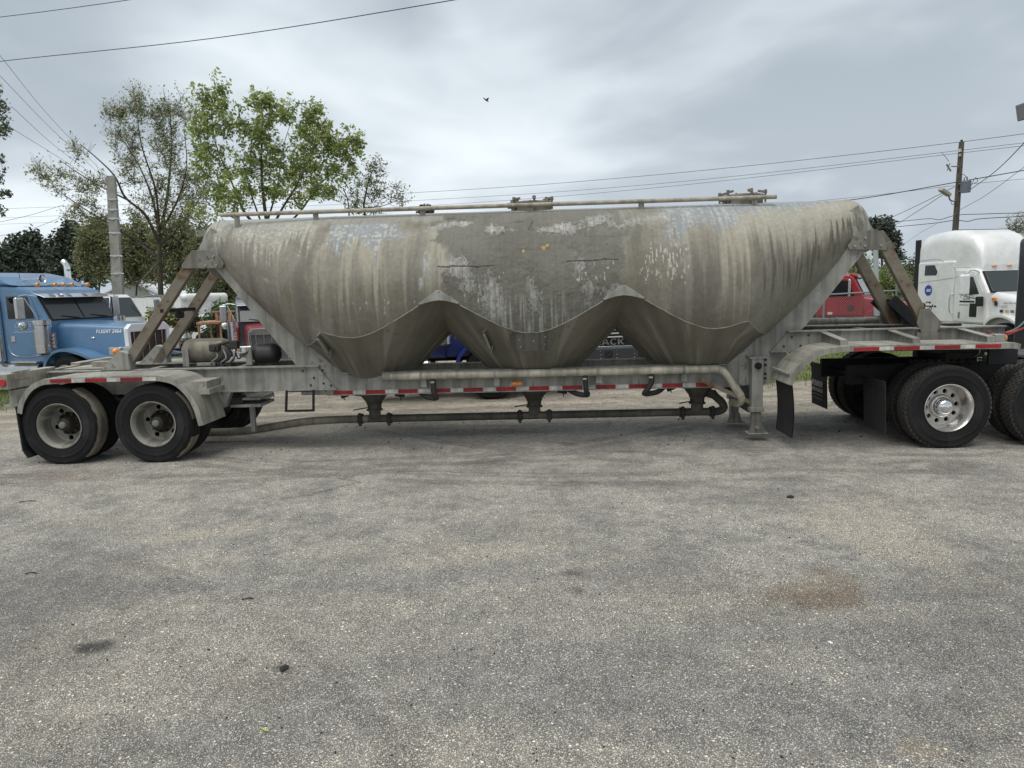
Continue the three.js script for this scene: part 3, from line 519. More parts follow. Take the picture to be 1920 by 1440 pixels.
// side plates (kite shaped skirts) with the lower sill, near and far
const PZ = 0.45;   // half distance between the plates
for (const s of [1, -1]) {
  const z = CZ + s * PZ, z0 = z - 0.006, z1 = z + 0.006;
  mesh('side_plate', [prism([[-4.16, 2.62], [-4.04, 2.53], [-2.97, 1.12], [-2.9, 0.84], [-2.45, 0.80], [-2.2, 1.05], [-2.3, 1.4], [-3.3, 2.4], [-3.7, 2.78], [-4.05, 2.78]], z0, z1)], mat.galv, trailer);
  mesh('side_plate', [prism([[4.68, 2.48], [4.6, 2.45], [3.9, 1.53], [3.66, 1.3], [3.63, 0.9], [3.36, 0.745], [3.0, 0.74], [2.7, 1.05], [2.8, 1.4], [3.8, 2.4], [4.2, 2.8], [4.5, 2.8]], z0, z1)], mat.galv, trailer);
  mesh('sill', [bx(-2.95, 3.0, 0.735, 1.03, z - 0.012 + s * 0.004, z + 0.012 + s * 0.004), bx(-2.4, 2.9, 1.03, 1.042, z - 0.1, z + 0.06), bx(-2.6, 2.9, 0.722, 0.734, z - 0.1, z + 0.02)], mat.galv, trailer);
  mesh('rear_beam', [prism([[-6.5, 0.83], [-6.5, 1.135], [-2.7, 1.135], [-2.46, 0.83]], z - 0.008 + s * 0.03, z + 0.008 + s * 0.03), bx(-6.5, -2.66, 1.136, 1.152, z - 0.06, z + 0.085), bx(-6.5, -2.44, 0.812, 0.829, z - 0.06, z + 0.085)], mat.galv, trailer);
  mesh('front_beam', [prism([[3.44, 1.2], [3.66, 1.445], [6.45, 1.445], [6.45, 1.2]], z - 0.008 + s * 0.03, z + 0.008 + s * 0.03), bx(3.64, 6.45, 1.446, 1.462, z - 0.06, z + 0.085), bx(3.42, 6.45, 1.183, 1.199, z - 0.06, z + 0.085)], mat.galv, trailer);
  const Z = z + s * 0.03;
  for (const [x, y] of [[-2.62, 1.08], [-2.75, 0.98], [-2.62, 0.9], [-2.52, 0.87], [-2.8, 0.88], [-2.9, 1.08], [3.6, 1.26], [3.7, 1.38], [3.82, 1.26], [3.92, 1.4], [3.98, 1.26]]) mesh('bolt', [rod([x, y, Z + s * 0.006], [x, y, Z + s * 0.026], 0.016, 0.013, 6)], mat.steelDark, trailer);
  // top gussets holding the struts
  mesh('gusset_plate', [prism([[-4.45, 2.51], [-4.45, 2.56], [-4.3, 2.745], [-4.05, 2.75], [-3.9, 2.62], [-3.87, 2.56], [-3.9, 2.5]], Z + s * 0.02 - 0.012, Z + s * 0.02 + 0.012, 0.004)], mat.rusty2 ??= M([0.6, 0.58, 0.55], 0.8, 0.1, { map: T.galv }), trailer);
  mesh('gusset_plate', [prism([[4.4, 2.5], [4.38, 2.55], [4.56, 2.74], [4.76, 2.745], [4.9, 2.53], [4.88, 2.48]], Z + s * 0.02 - 0.012, Z + s * 0.02 + 0.012, 0.004), prism([[4.72, 2.72], [4.84, 2.735], [5.02, 2.5], [4.86, 2.5]], Z - 0.03, Z - 0.012 + 0.02, 0.004)], mat.rusty2, trailer);
  for (const [x, y] of [[-3.97, 2.54], [-4.12, 2.54], [-4.0, 2.66], [4.47, 2.54], [4.6, 2.54], [4.6, 2.64], [4.8, 2.54]]) mesh('bolt', [rod([x, y, Z + s * 0.02], [x, y, Z + s * 0.05], 0.018, 0.016, 6)], mat.galv, trailer);
  mesh('rear_strut', [bar([-4.27, 2.66, Z - s * 0.03], [-5.45, 1.12, Z - s * 0.03], 0.09, 0.14)], mat.rusty, trailer);
  mesh('front_strut', [bar([4.86, 2.56, Z - s * 0.03], [5.5, 1.42, Z - s * 0.03], 0.09, 0.145)], mat.rusty, trailer);
  mesh('strut_foot', [prism([[-5.7, 1.153], [-5.42, 1.42], [-5.29, 1.38], [-5.27, 1.153]], Z - 0.07, Z - 0.055 + 0.13, 0.003)], mat.galv, trailer);
  mesh('strut_foot', [prism([[5.3, 1.52], [5.33, 1.69], [5.44, 1.715], [5.62, 1.52], [5.56, 1.4], [5.36, 1.4]], Z + s * 0.045 - 0.012, Z + s * 0.045 + 0.012, 0.004), bx(5.3, 5.62, 1.3, 1.4, Z - 0.02, Z + 0.06 * s)], mat.rusty2, trailer);
}
mesh('strut_tie', [bar([-4.79, 1.95, CZ + 0.5], [-4.79, 1.95, CZ - 0.5], 0.05, 0.05), bx(-4.85, -4.75, 1.83, 1.93, CZ - 0.05, CZ + 0.05, 0.02)], mat.blackIron, trailer);
{ // crossmembers, axles and hangers under the frame
  for (const x of [-6.3, -5.3, -4.0, -3.2]) mesh('crossmember', [bx(x - 0.05, x + 0.05, 0.86, 1.11, CZ - PZ, CZ + PZ)], mat.galv, trailer);
  for (const x of [3.9, 4.9, 6.0]) mesh('crossmember', [bx(x - 0.05, x + 0.05, 1.22, 1.43, CZ - PZ, CZ + PZ)], mat.galv, trailer);
  mesh('belly_plate', [bx(3.7, 6.3, 1.165, 1.182, CZ - 0.55, CZ + 0.55)], mat.blackIron, trailer);
  for (const x of [-5.91, -4.66]) mesh('axle', [rod([x, 0.52, CZ - 0.75], [x, 0.52, CZ + 0.75], 0.065), bx(x - 0.12, x + 0.12, 0.43, 0.5, CZ + 0.42, CZ + 0.52), bx(x - 0.12, x + 0.12, 0.43, 0.5, CZ - 0.52, CZ - 0.42)], mat.steelDark, trailer);
  for (const s of [1, -1]) {
    for (const x of [-5.91, -4.66]) mesh('leaf_spring', [0, 1, 2, 3].map(k => { const w = 0.5 - k * 0.08; return tube([[x - w, 0.68 - k * 0.012, CZ + s * 0.47], [x, 0.6 - k * 0.016, CZ + s * 0.47], [x + w, 0.68 - k * 0.012, CZ + s * 0.47]], 0.02, 12, 5); }), mat.steelDark, trailer);
    for (const x of [-6.45, -5.28, -4.05]) mesh('spring_hanger', [prism([[x - 0.14, 0.82], [x + 0.14, 0.82], [x + 0.05, 0.6], [x - 0.05, 0.6]], CZ + s * 0.47 - 0.06, CZ + s * 0.47 + 0.06, 0.005)], mat.galv, trailer);
  }
  mesh('brake_chamber', [rod([-4.25, 0.62, CZ + 0.35], [-4.02, 0.64, CZ + 0.35], 0.09), rod([-3.98, 0.66, CZ + 0.35], [-3.8, 0.67, CZ + 0.35], 0.085)], mat.steelDark, trailer);
  mesh('equipment_tray', [bx(-3.98, -3.55, 0.58, 0.62, CZ - 0.1, CZ + 0.42), bx(-3.98, -3.55, 0.68, 0.71, CZ - 0.1, CZ + 0.42), bx(-3.78, -3.72, 0.2, 0.6, CZ + 0.2, CZ + 0.26)], mat.galv, trailer);
}
// reflective tape
function tape(x0, n, L, y0, y1, z, first, name = 'reflective_strip') { let x = x0, k = first; const [lr, lw] = L; for (let i = 0; i < n; i++) { const w = k ? lr : lw; mesh(name, [bx(x + 0.002, x + w - 0.002, y0, y1, z, z + 0.004)], k ? mat.red : mat.white, trailer); x += w; k = !k; } }
tape(-2.5, 23, [0.272, 0.178], 0.737, 0.79, CZ + PZ + 0.0165, true);
mesh('sill_tail', [bx(2.62, 2.8, 0.737, 0.8, CZ + PZ + 0.0165, CZ + PZ + 0.022)], mat.galv, trailer);
// side lamp
{ const lamp = mesh('side_lamp', [bx(-0.075, 0.13, 0.79, 0.885, CZ + PZ + 0.017, CZ + PZ + 0.05, 0.02)], mat.galv, trailer); mesh('lens', [at(new THREE.CapsuleGeometry(0.033, 0.1, 6, 12), 0.03, 0.84, CZ + PZ + 0.05, 0, 0, Math.PI / 2)], mat.amber, lamp); mesh('seam', [bx(0.024, 0.034, 0.81, 0.87, CZ + PZ + 0.05, CZ + PZ + 0.085)], M([0.5, 0.2, 0.03], 0.4), lamp); }
// aeration pipe along the sill with clamps and hoses
{
  const z = CZ + PZ + 0.13, y = 0.985, pipe = mesh('air_pipe', [rod([-1.68, y, z], [2.62, y, z], 0.053, 0.053, 20), tube([[2.6, y, z], [2.7, y, z], [2.78, y - 0.03, z], [2.85, y - 0.11, z]], 0.053, 16, 16), rod([2.84, y - 0.1, z], [3.02, 0.62, z], 0.053, 0.053, 16), tube([[3.01, 0.635, z], [3.04, 0.56, z - 0.02], [3.02, 0.5, z - 0.12], [2.98, 0.48, z - 0.3]], 0.05, 14, 14)], M([0.66, 0.63, 0.54], 0.55, 0.2, { map: T.grime }), trailer);
  mesh('end_coupling', [rod([-1.76, y, z], [-1.68, y, z], 0.062, 0.062, 20), rod([-1.7, y, z], [-1.685, y, z], 0.068, 0.068, 20), rod([-1.77, y, z], [-1.755, y, z], 0.068, 0.068, 20)], mat.galv, pipe);
  for (const x of [2.6, 2.72]) mesh('weld_ring', [rod([x - 0.012, y, z], [x + 0.012, y, z], 0.057, 0.057, 18)], mat.galv, pipe);
  for (const x of [-1.25, 0.0 - 0.25, 1.12, 2.26]) mesh('clamp', [rod([x - 0.018, y, z], [x + 0.018, y, z], 0.058, 0.058, 16), bx(x - 0.02, x + 0.06, y - 0.16, y - 0.06, z - 0.11, z - 0.03)], mat.galv, pipe);
  for (const [x, dx] of [[-1.1, -1], [0.95, -1], [1.83, 1]]) {
    const lean = dx > 0 ? -0.05 : 0.02;
    const h = mesh('air_hose', [tube([[x, y - 0.02, z], [x + 0.01, y - 0.14, z], [x + lean, y - 0.26, z], [x + lean * 1.5 - dx * 0.01, y - 0.31, z - 0.03], [x + dx * 0.1, y - 0.31, z - 0.12], [x + dx * 0.25, y - 0.25, z - 0.28], [x + dx * 0.45, y - 0.24, z - 0.42]], 0.036, 40, 10)], x < 0.9 ? mat.hoseRed2 ??= M([0.03, 0.022, 0.022], 0.6) : mat.hose, trailer);
    mesh('hose_clamp', [rod([x, y - 0.075, z], [x, y - 0.1, z], 0.04, 0.04, 12)], mat.chromeDull, h);
  }
}
// discharge line with butterfly valves under each hopper
{
  const dark = mat.line ??= M([0.14, 0.132, 0.115], 0.75, 0.15, { map: T.grime });
  const line = mesh('discharge_pipe', [rod([-2.2, 0.305, CZ], [2.75, 0.31, CZ], 0.056, 0.056, 20), tube([[2.73, 0.31, CZ], [2.86, 0.31, CZ], [2.95, 0.35, CZ - 0.02], [2.93, 0.43, CZ - 0.05], [2.84, 0.52, CZ - 0.08], [2.8, 0.58, CZ - 0.1]], 0.056, 24, 14), rod([2.74, 0.5, CZ - 0.09], [2.78, 0.62, CZ - 0.1], 0.07, 0.07, 14)], dark, trailer);
  mesh('discharge_hose', [tube([[-2.15, 0.305, CZ], [-2.7, 0.3, CZ], [-3.1, 0.28, CZ], [-3.5, 0.225, CZ], [-3.95, 0.165, CZ], [-4.6, 0.15, CZ], [-5.6, 0.16, CZ]], 0.058, 60, 16)], M([0.3, 0.28, 0.235], 0.7, 0, { map: T.grime }), trailer);
  for (let i = 0; i < 3; i++) {
    const x = HX[i];
    const v = mesh('outlet_valve', [at(toCreasedNormals(lathe([[0.33, 0.72], [0.335, 0.7], [0.335, 0.685], [0.3, 0.675], [0.2, 0.665], [0.11, 0.545], [0.115, 0.54], [0.115, 0.525], [0.1, 0.522], [0.1, 0.45], [0.118, 0.447], [0.118, 0.43], [0.085, 0.425], [0.085, 0.33]], 28).toNonIndexed(), 0.5), x, 0, CZ)], dark, trailer);
    mesh('flange', [at(lathe([[0.36, 0.735], [0.36, 0.72], [0.2, 0.715]], 28), x, 0, CZ), ...Array.from({ length: 10 }, (_, k) => rod([x + 0.345 * Math.cos(k * 0.63), 0.69, CZ + 0.345 * Math.sin(k * 0.63)], [x + 0.345 * Math.cos(k * 0.63), 0.745, CZ + 0.345 * Math.sin(k * 0.63)], 0.014, 0.014, 6))], mat.rustRed ??= M([0.055, 0.025, 0.024], 0.7, 0, { map: T.grime }), v);
    mesh('handle', [bar([x - 0.08, 0.485, CZ + 0.1], [x - 0.28, 0.46, CZ + 0.14], 0.03, 0.014)], mat.steelDark, v);
    mesh('aerator', [rod([x - 0.34, 0.69, CZ + 0.1], [x - 0.44, 0.655, CZ + 0.14], 0.035, 0.03, 10), bar([x - 0.42, 0.67, CZ + 0.14], [x - 0.38, 0.61, CZ + 0.16], 0.014, 0.012)], mat.steelDark, v);
    mesh('aerator', [rod([x + 0.34, 0.68, CZ + 0.1], [x + 0.46, 0.66, CZ + 0.14], 0.04, 0.035, 10), bar([x + 0.4, 0.67, CZ + 0.12], [x + 0.42, 0.59, CZ + 0.14], 0.02, 0.014)], mat.steelDark, v);
    for (const s of [-1, 1]) mesh('coupling', [rod([x + s * 0.21 - 0.035, 0.307, CZ], [x + s * 0.21 + 0.035, 0.307, CZ], 0.074, 0.074, 16), bx(x + s * 0.21 - 0.02, x + s * 0.21 + 0.02, 0.21, 0.4, CZ + 0.03, CZ + 0.075, 0.008)], mat.steelDark, v);
  }
}
// landing legs
for (const [z, yb] of [[-0.68, 0.1], [-1.76, 0.05]]) {
  const leg = grp('landing_leg', trailer);
  const m = z > -1 ? mat.galv : mat.galv;
  mesh('outer_tube', [bx(3.155, 3.305, 0.43, 1.12, z - 0.07, z + 0.07, 0.008), bx(3.14, 3.32, 0.4, 0.46, z - 0.08, z + 0.08, 0.006), bx(3.12, 3.34, 1.115, 1.135, z - 0.085, z + 0.085)], m, leg);
  mesh('inner_tube', [bx(3.175, 3.29, yb + 0.05, 0.42, z - 0.055, z + 0.055, 0.005), prism([[3.17, yb + 0.15], [3.3, yb + 0.15], [3.34, yb + 0.012], [3.12, yb + 0.012]], z + 0.056, z + 0.066)], z > -1 ? mat.rusty2 : mat.galv, leg);
  mesh('foot', [bx(3.11, 3.38, yb, yb + 0.014, z - 0.09, z + 0.09, 0.005), rod([3.23, yb + 0.09, z - 0.09], [3.23, yb + 0.09, z + 0.09], 0.025)], m, leg);
  mesh('gear_boss', [rod([3.23, 1.02, z + 0.07], [3.23, 1.02, z + 0.1], 0.045), rod([3.23, 1.02, z + 0.1], [3.23, 1.02, z + 0.13], 0.018)], mat.blackIron, leg);
  for (const [x, y] of [[3.35, 1.09], [3.35, 1.02], [3.35, 0.9], [3.35, 0.84]]) mesh('bolt', [rod([x, y, z - 0.02], [x, y, z + 0.01], 0.018, 0.018, 6)], mat.steelDark, leg);
}
mesh('leg_backing', [bx(3.02, 3.45, 0.76, 1.12, -0.772, -0.758)], mat.galv, trailer);
mesh('leg_brace', [bar([2.48, 0.85, -0.66], [3.16, 0.52, -0.66], 0.05, 0.055)], mat.rusty, trailer);
mesh('leg_brace', [bar([3.05, 0.75, -1.3], [3.12, 0.5, -0.8], 0.05, 0.05)], mat.blackIron, trailer);
// folding step
mesh('step', [bar([-3.1, 0.83, -0.62], [-3.13, 0.54, -0.62], 0.03, 0.03), bar([-2.73, 0.83, -0.62], [-2.75, 0.54, -0.62], 0.03, 0.03), bar([-3.145, 0.545, -0.62], [-2.735, 0.545, -0.62], 0.03, 0.03), bar([-3.1, 0.81, -0.62], [-2.73, 0.81, -0.62], 0.03, 0.015)], mat.blackIron, trailer);
// walkway rail, posts and manhole lids on top
{
  const z = CZ + 0.37, y = 3.215, pipe = mat.railPaint ??= M([0.44, 0.41, 0.35], 0.75, 0, { map: T.grime });
  const rail = mesh('walkway_rail', [rod([-3.92, y, z], [3.5, y, z], 0.028, 0.028, 14)], pipe, trailer);
  for (const x of [-3.7, -2.62, -1.17, 0.27, 1.74, 3.22]) { const [r, c] = section(x), base = c + Math.sqrt(r * r - 0.1369); mesh('rail_post', [bar([x, base - 0.02, z], [x, y - 0.02, z], 0.012, 0.075)], mat.galv, rail); }
}
for (const x of [0.29, 3.16]) {
  const h = mesh('manhole_lid', [at(lathe([[0.27, 3.13], [0.27, 3.25], [0.285, 3.255], [0.285, 3.285], [0.25, 3.29], [0.0, 3.305]], 32), x, 0, CZ)], mat.lidDirty ??= M([0.24, 0.225, 0.195], 0.85, 0, { map: T.grime }), trailer);
  for (let k = 0; k < 6; k++) { const a = k * 1.047 + 0.4, c = Math.cos(a), s = Math.sin(a); mesh('cam_clamp', [rod([x + 0.3 * c, 3.18, CZ + 0.3 * s], [x + 0.3 * c, 3.315, CZ + 0.3 * s], 0.014, 0.014, 8), bar([x + 0.31 * c, 3.312, CZ + 0.31 * s], [x + 0.2 * c, 3.335, CZ + 0.2 * s], 0.035, 0.03), rod([x + 0.3 * c, 3.3, CZ + 0.3 * s], [x + 0.3 * c, 3.345, CZ + 0.3 * s], 0.024, 0.02, 8)], mat.lidDirty, h); }
  mesh('hinge', [bx(x - 0.33, x - 0.22, 3.2, 3.27, CZ + 0.1, CZ + 0.2, 0.01)], mat.lidDirty, h);
}
mesh('tow_lug', [prism([[-4.46, 2.97], [-4.46, 3.06], [-4.12, 3.06], [-4.15, 2.97]], CZ - 0.012, CZ + 0.012, 0, [circ(-4.43, 3.015, 0.016, 12)])], mat.galv, trailer);
for (const s of [1, -1]) { // stiffening webs from the head down to the gussets
  mesh('head_web', [bar([-4.02, 3.02, CZ + s * 0.36], [-4.24, 2.66, CZ + s * 0.42], 0.012, 0.14)], mat.galv, trailer);
  mesh('head_web', [bar([4.5, 3.04, CZ + s * 0.36], [4.72, 2.66, CZ + s * 0.42], 0.012, 0.14)], mat.galv, trailer);
}
// fenders swept along a profile
function fender(parent, prof, z0, z1, m) {
  const c = new THREE.CatmullRomCurve3(prof.map(p => V(p[0], p[1], 0)), false, 'centripetal'), n = 64, near = z1 > z0;
  const pts = c.getSpacedPoints(n), tan = pts.map((p, i) => pts[Math.min(n, i + 1)].clone().sub(pts[Math.max(0, i - 1)]).normalize());
  const sec = []; const w = z1 - z0; // z1 is the outer edge
  for (let k = 0; k <= 20; k++) sec.push([k / 20, 0.006 * (Math.abs(((k / 20 * 5) % 1) - 0.5) < 0.12 ? 1 : 0)]);
  sec.push([1.0, -0.068], [0.985, -0.068], [0.98, -0.008], [0, -0.008]);
  const secs = pts.map((p, i) => { const nx = -tan[i].y, ny = tan[i].x; const sg = ny < 0 ? -1 : 1; return sec.map(([a, o]) => [p.x + nx * o * sg, p.y + ny * o * sg, z0 + w * a]); });
  return mesh('fender', loft(secs).map(g => toCreasedNormals(g.index ? g.toNonIndexed() : g, 0.5)), m, parent);
}
const fendMat = M([0.95, 0.94, 0.9], 0.6, 0.15, { map: T.galv });
const RF = [[-6.43, 0.7], [-6.38, 0.85], [-6.24, 1.03], [-6.08, 1.115], [-5.9, 1.135], [-4.7, 1.145], [-4.5, 1.138], [-4.3, 1.08], [-4.13, 0.92], [-4.03, 0.72], [-3.98, 0.49]];
const FF = [[3.4, 0.86], [3.45, 0.97], [3.56, 1.11], [3.78, 1.255], [4.0, 1.3], [4.3, 1.31], [5.9, 1.3], [6.1, 1.298], [6.18, 1.285]];
for (const [z0, z1] of [[-0.63, 0.02], [-1.81, -2.46]]) { fender(trailer, RF, z0, z1, fendMat); fender(trailer, FF, z0, z1, fendMat); }
tape(-5.94, 6, [0.285, 0.18], 1.0795, 1.127, 0.0205, true); tape(4.19, 7, [0.305, 0.178], 1.245, 1.29, 0.0205, true);
for (const z of [-0.3, -2.14]) {
  mesh('mud_flap', [prism([[-6.445, 0.78], [-6.425, 0.78], [-6.4, 0.2], [-6.34, 0.1], [-6.36, 0.1], [-6.42, 0.2]], z - 0.32, z + 0.32)], mat.flap, trailer);
  mesh('mud_flap', [grid(2, 12, (u, v) => [3.455 + 0.035 * Math.sin(v * 2.6) , lerp(0.88, 0.17, v), z + (u - 0.5) * 0.6]), grid(2, 12, (u, v) => [3.468 + 0.035 * Math.sin(v * 2.6), lerp(0.88, 0.17, v), z + (u - 0.5) * 0.6])], mat.flap, trailer);
  mesh('flap_bracket', [bar([3.41, 0.99, z + 0.3], [3.41, 0.99, z - 0.3], 0.03, 0.03, 0.004), bx(3.43, 3.45, 0.84, 0.98, z - 0.3, z + 0.3)], mat.galv, trailer);
}
mesh('fender_stay', [bx(-4.23, -4.0, 0.93, 1.03, -0.62, -0.2), bx(-4.16, -3.96, 0.86, 0.93, -0.63, -0.18)], fendMat, trailer);
// outriggers carrying the front deck
for (const x of [4.1, 4.97, 5.86]) for (const s of [1, -1]) {
  const g = prism([[0.45, 1.2], [0.45, 1.44], [1.17, 1.37], [1.17, 1.315]], -0.006, 0.006), f = prism([[0.45, 1.441], [0.45, 1.45], [1.17, 1.38], [1.17, 1.371]], -0.045, 0.045);
  for (const q of [g, f]) { q.rotateY(-s * Math.PI / 2); q.translate(x, 0, CZ); }
  mesh('outrigger', [g, f, bx(x - 0.045, x + 0.045, 1.31, 1.375, CZ + s * 1.172 - 0.004, CZ + s * 1.172 + 0.004)], mat.galv, trailer);
}
mesh('deck_pipe', [rod([4.1, 1.51, -1.9], [5.35, 1.51, -1.9], 0.05, 0.05, 16), rod([4.74, 1.51, -1.9], [4.77, 1.51, -1.9], 0.056, 0.056, 16)], mat.galv, trailer);
mesh('hopper_guard', [bar([5.72, 1.47, -1.75], [5.34, 1.82, -1.75], 0.5, 0.03), bar([5.72, 1.47, -1.49], [5.34, 1.82, -1.49], 0.02, 0.16), bar([5.72, 1.47, -2.01], [5.34, 1.82, -2.01], 0.02, 0.16)], mat.blackIron, trailer);
// rear bumper box with its marker lamp and step
{
  const b = mesh('rear_bumper', [bx(-6.68, -6.53, 1.0, 1.2, -0.95, -0.02, 0.006), bx(-6.56, -6.515, 1.11, 1.225, -0.42, -0.13, 0.003), bx(-6.68, -6.53, 1.0, 1.2, -2.42, -1.5, 0.006), bx(-6.66, -6.55, 1.02, 1.16, -1.5, -0.95)], mat.bumperPaint ??= M([0.5, 0.48, 0.42], 0.6, 0, { map: T.grime }), trailer);
  mesh('marker_lamp', [rod([-6.6, 1.09, -0.02], [-6.6, 1.09, 0.0], 0.05, 0.045, 20)], mat.redLens, b);
  mesh('bumper_step', [bx(-6.6, -6.5, 0.8, 0.98, -0.5, -0.1), bx(-6.64, -6.42, 0.77, 0.8, -0.55, -0.05)], mat.galv, b);
  mesh('tail_bracket', [bx(-6.1, -5.72, 1.16, 1.24, -1.25, -1.1, 0.005), bx(-6.4, -5.8, 1.153, 1.165, -1.4, -0.9)], mat.bumperPaint, trailer);
}
// air tanks with brackets, valve and lines over the rear axle
{
  const tank = (x0, x1, y, r, m) => [at(lathe([[0, -(x1 - x0) / 2], [r * 0.55, -(x1 - x0) / 2 + 0.02], [r * 0.9, -(x1 - x0) / 2 + 0.07], [r, -(x1 - x0) / 2 + 0.13], [r, (x1 - x0) / 2 - 0.13], [r * 0.9, (x1 - x0) / 2 - 0.07], [r * 0.55, (x1 - x0) / 2 - 0.02], [0, (x1 - x0) / 2]], 28), (x0 + x1) / 2, y, -1.15, 0, 0, Math.PI / 2)];
  const a = mesh('air_tank', tank(-4.76, -4.05, 1.36, 0.175), M([0.34, 0.315, 0.26], 0.7, 0.1, { map: T.grime }), trailer);
  mesh('bracket', [bx(-4.68, -4.59, 1.152, 1.4, -0.98, -0.95, 0.003), bx(-4.5, -4.2, 1.152, 1.2, -1.2, -0.98, 0.01)], mat.galv, a);
  mesh('valve', [bx(-4.27, -4.13, 1.36, 1.46, -1.02, -0.9, 0.02), rod([-4.2, 1.41, -0.9], [-4.2, 1.41, -0.87], 0.035), rod([-4.22, 1.44, -1.0], [-4.0, 1.49, -1.05], 0.02), bx(-4.02, -3.9, 1.38, 1.5, -1.1, -1.0, 0.02)], mat.steelDark, a);
  const b = mesh('air_tank', tank(-3.76, -3.33, 1.3, 0.15), M([0.05, 0.05, 0.045], 0.5, 0, { map: T.grime }), trailer);
  mesh('bracket', [bx(-3.78, -3.69, 1.152, 1.4, -1.0, -0.97, 0.003)], mat.galv, b);
  const R = rng(9);
  for (let k = 0; k < 5; k++) { const x = -4.2 + k * 0.06; mesh('air_line', [tube([[x, 1.38, -0.95], [x + 0.05, 1.3 - 0.05 * R(), -0.9], [x + 0.03 - 0.1 * R(), 1.2, -0.92], [x - 0.05, 1.14, -0.95]], 0.012, 16, 6)], k % 2 ? mat.hose : mat.grey, trailer); }
  mesh('air_line', [tube([[-3.95, 1.42, -1.02], [-3.88, 1.25, -0.95], [-3.8, 1.3, -0.95], [-3.7, 1.38, -1.0]], 0.011, 20, 6)], mat.hose, trailer);
  mesh('air_line', [tube([[-3.92, 1.4, -1.02], [-3.95, 1.22, -0.92], [-4.1, 1.16, -0.9]], 0.011, 20, 6)], mat.hose, trailer);
}
// deck-end lamp and air lines to the tractor
{
  const l = mesh('deck_lamp', [bx(5.93, 6.06, 1.3, 1.4, -0.2, -0.08, 0.01)], mat.galv, trailer); mesh('lens', [rod([6.06, 1.35, -0.14], [6.09, 1.35, -0.14], 0.045, 0.04, 16)], mat.amber, l);
}
// ---- wheels
const TYRE = (() => { const p = [[0.285, -0.105], [0.3, -0.122], [0.312, -0.126], [0.316, -0.131], [0.322, -0.128], [0.34, -0.134], [0.37, -0.139], [0.395, -0.1395], [0.4, -0.1425], [0.41, -0.1425], [0.414, -0.139], [0.44, -0.136], [0.47, -0.128], [0.474, -0.1295], [0.48, -0.1255], [0.5, -0.114], [0.515, -0.1]]; const t = [[0.5205, -0.09], [0.522, -0.062], [0.51, -0.06], [0.51, -0.05], [0.523, -0.048], [0.523, -0.008], [0.511, -0.006], [0.511, 0.006], [0.523, 0.008], [0.523, 0.048], [0.51, 0.05], [0.51, 0.06], [0.522, 0.062], [0.5205, 0.09]]; return [...p, ...t, ...p.map(q => [q[0], -q[1]]).reverse()]; })();
const SIDEW = TYRE.filter(q => Math.abs(q[1]) > 0.095 && q[1] > 0), 
  // the loaded tyre flattens and bulges where it meets the ground
  squash = g => { const p = g.attributes.position; for (let i = 0; i < p.count; i++) { const x = p.getX(i), y = p.getY(i), z = p.getZ(i), b = sst(-0.3, -0.5, y) * sst(0.3, 0.05, Math.abs(x)); if (y < -0.3) p.setXYZ(i, x * (1 + 0.02 * b), Math.max(y, -0.506 - 0.002 * b), z * (1 + 0.09 * b)); } g.computeVertexNormals(); return g; },
  gTyre = toCreasedNormals(squash(latheZ(TYRE, 96)).toNonIndexed(), 0.7);
function lugTread() { // staggered drive lugs
  const out = [], R = rng(3), rows = [[-0.083, 0.036], [-0.036, 0.042], [0.012 - 0.0, 0.042], [0.055, 0.036], [0.092, 0.026]];
  rows.forEach(([z, w], r) => { const n = 54; for (let i = 0; i < n; i++) { const a = (i + (r % 2) * 0.5) / n * 2 * Math.PI, L = 0.523 * 2 * Math.PI / n * 0.8, g = new THREE.BoxGeometry(0.02, L, w * 0.92); const tw = (r % 2 ? 1 : -1) * 0.28; g.rotateX(tw); g.translate(0.515, 0, z); g.rotateZ(a); out.push(g); } });
  return merge(out);
}
const gLug = squash(lugTread()), gLugCarcass = toCreasedNormals(squash(latheZ([...TYRE.slice(0, 17), [0.509, -0.09], [0.51, 0], [0.509, 0.09], ...TYRE.slice(-17)], 96)).toNonIndexed(), 0.7);
const gSteelRim = (() => { const ring = latheZ([[0.296, 0.118], [0.3, 0.128], [0.29, 0.131], [0.283, 0.118], [0.27, 0.1], [0.262, 0.06], [0.258, -0.04], [0.25, -0.085], [0.235, -0.1]], 56); const disc = prism(circ(0, 0, 0.245, 48), -0.112, -0.1, 0, [circ(0, 0, 0.085, 24), ...[0, 1, 2, 3, 4].map(k => circ(0.195 * Math.cos(k * 1.2566 + 2.9), 0.195 * Math.sin(k * 1.2566 + 2.9), 0.031, 16))]); return merge([toCreasedNormals(ring.toNonIndexed(), 0.6), disc]); })();
const gHub = merge([latheZ([[0.15, -0.1], [0.15, -0.085], [0.12, -0.075], [0.1, -0.03], [0.085, 0.03], [0.07, 0.045], [0.0, 0.05]], 32), ...Array.from({ length: 10 }, (_, k) => { const a = k * 0.6283; return rod([0.135 * Math.cos(a), 0.135 * Math.sin(a), -0.1], [0.135 * Math.cos(a), 0.135 * Math.sin(a), -0.05], 0.018, 0.016, 6); })]);
const gHubEnd = merge([latheZ([[0.045, 0.03], [0.045, 0.075], [0.03, 0.085], [0, 0.085]], 20)]);
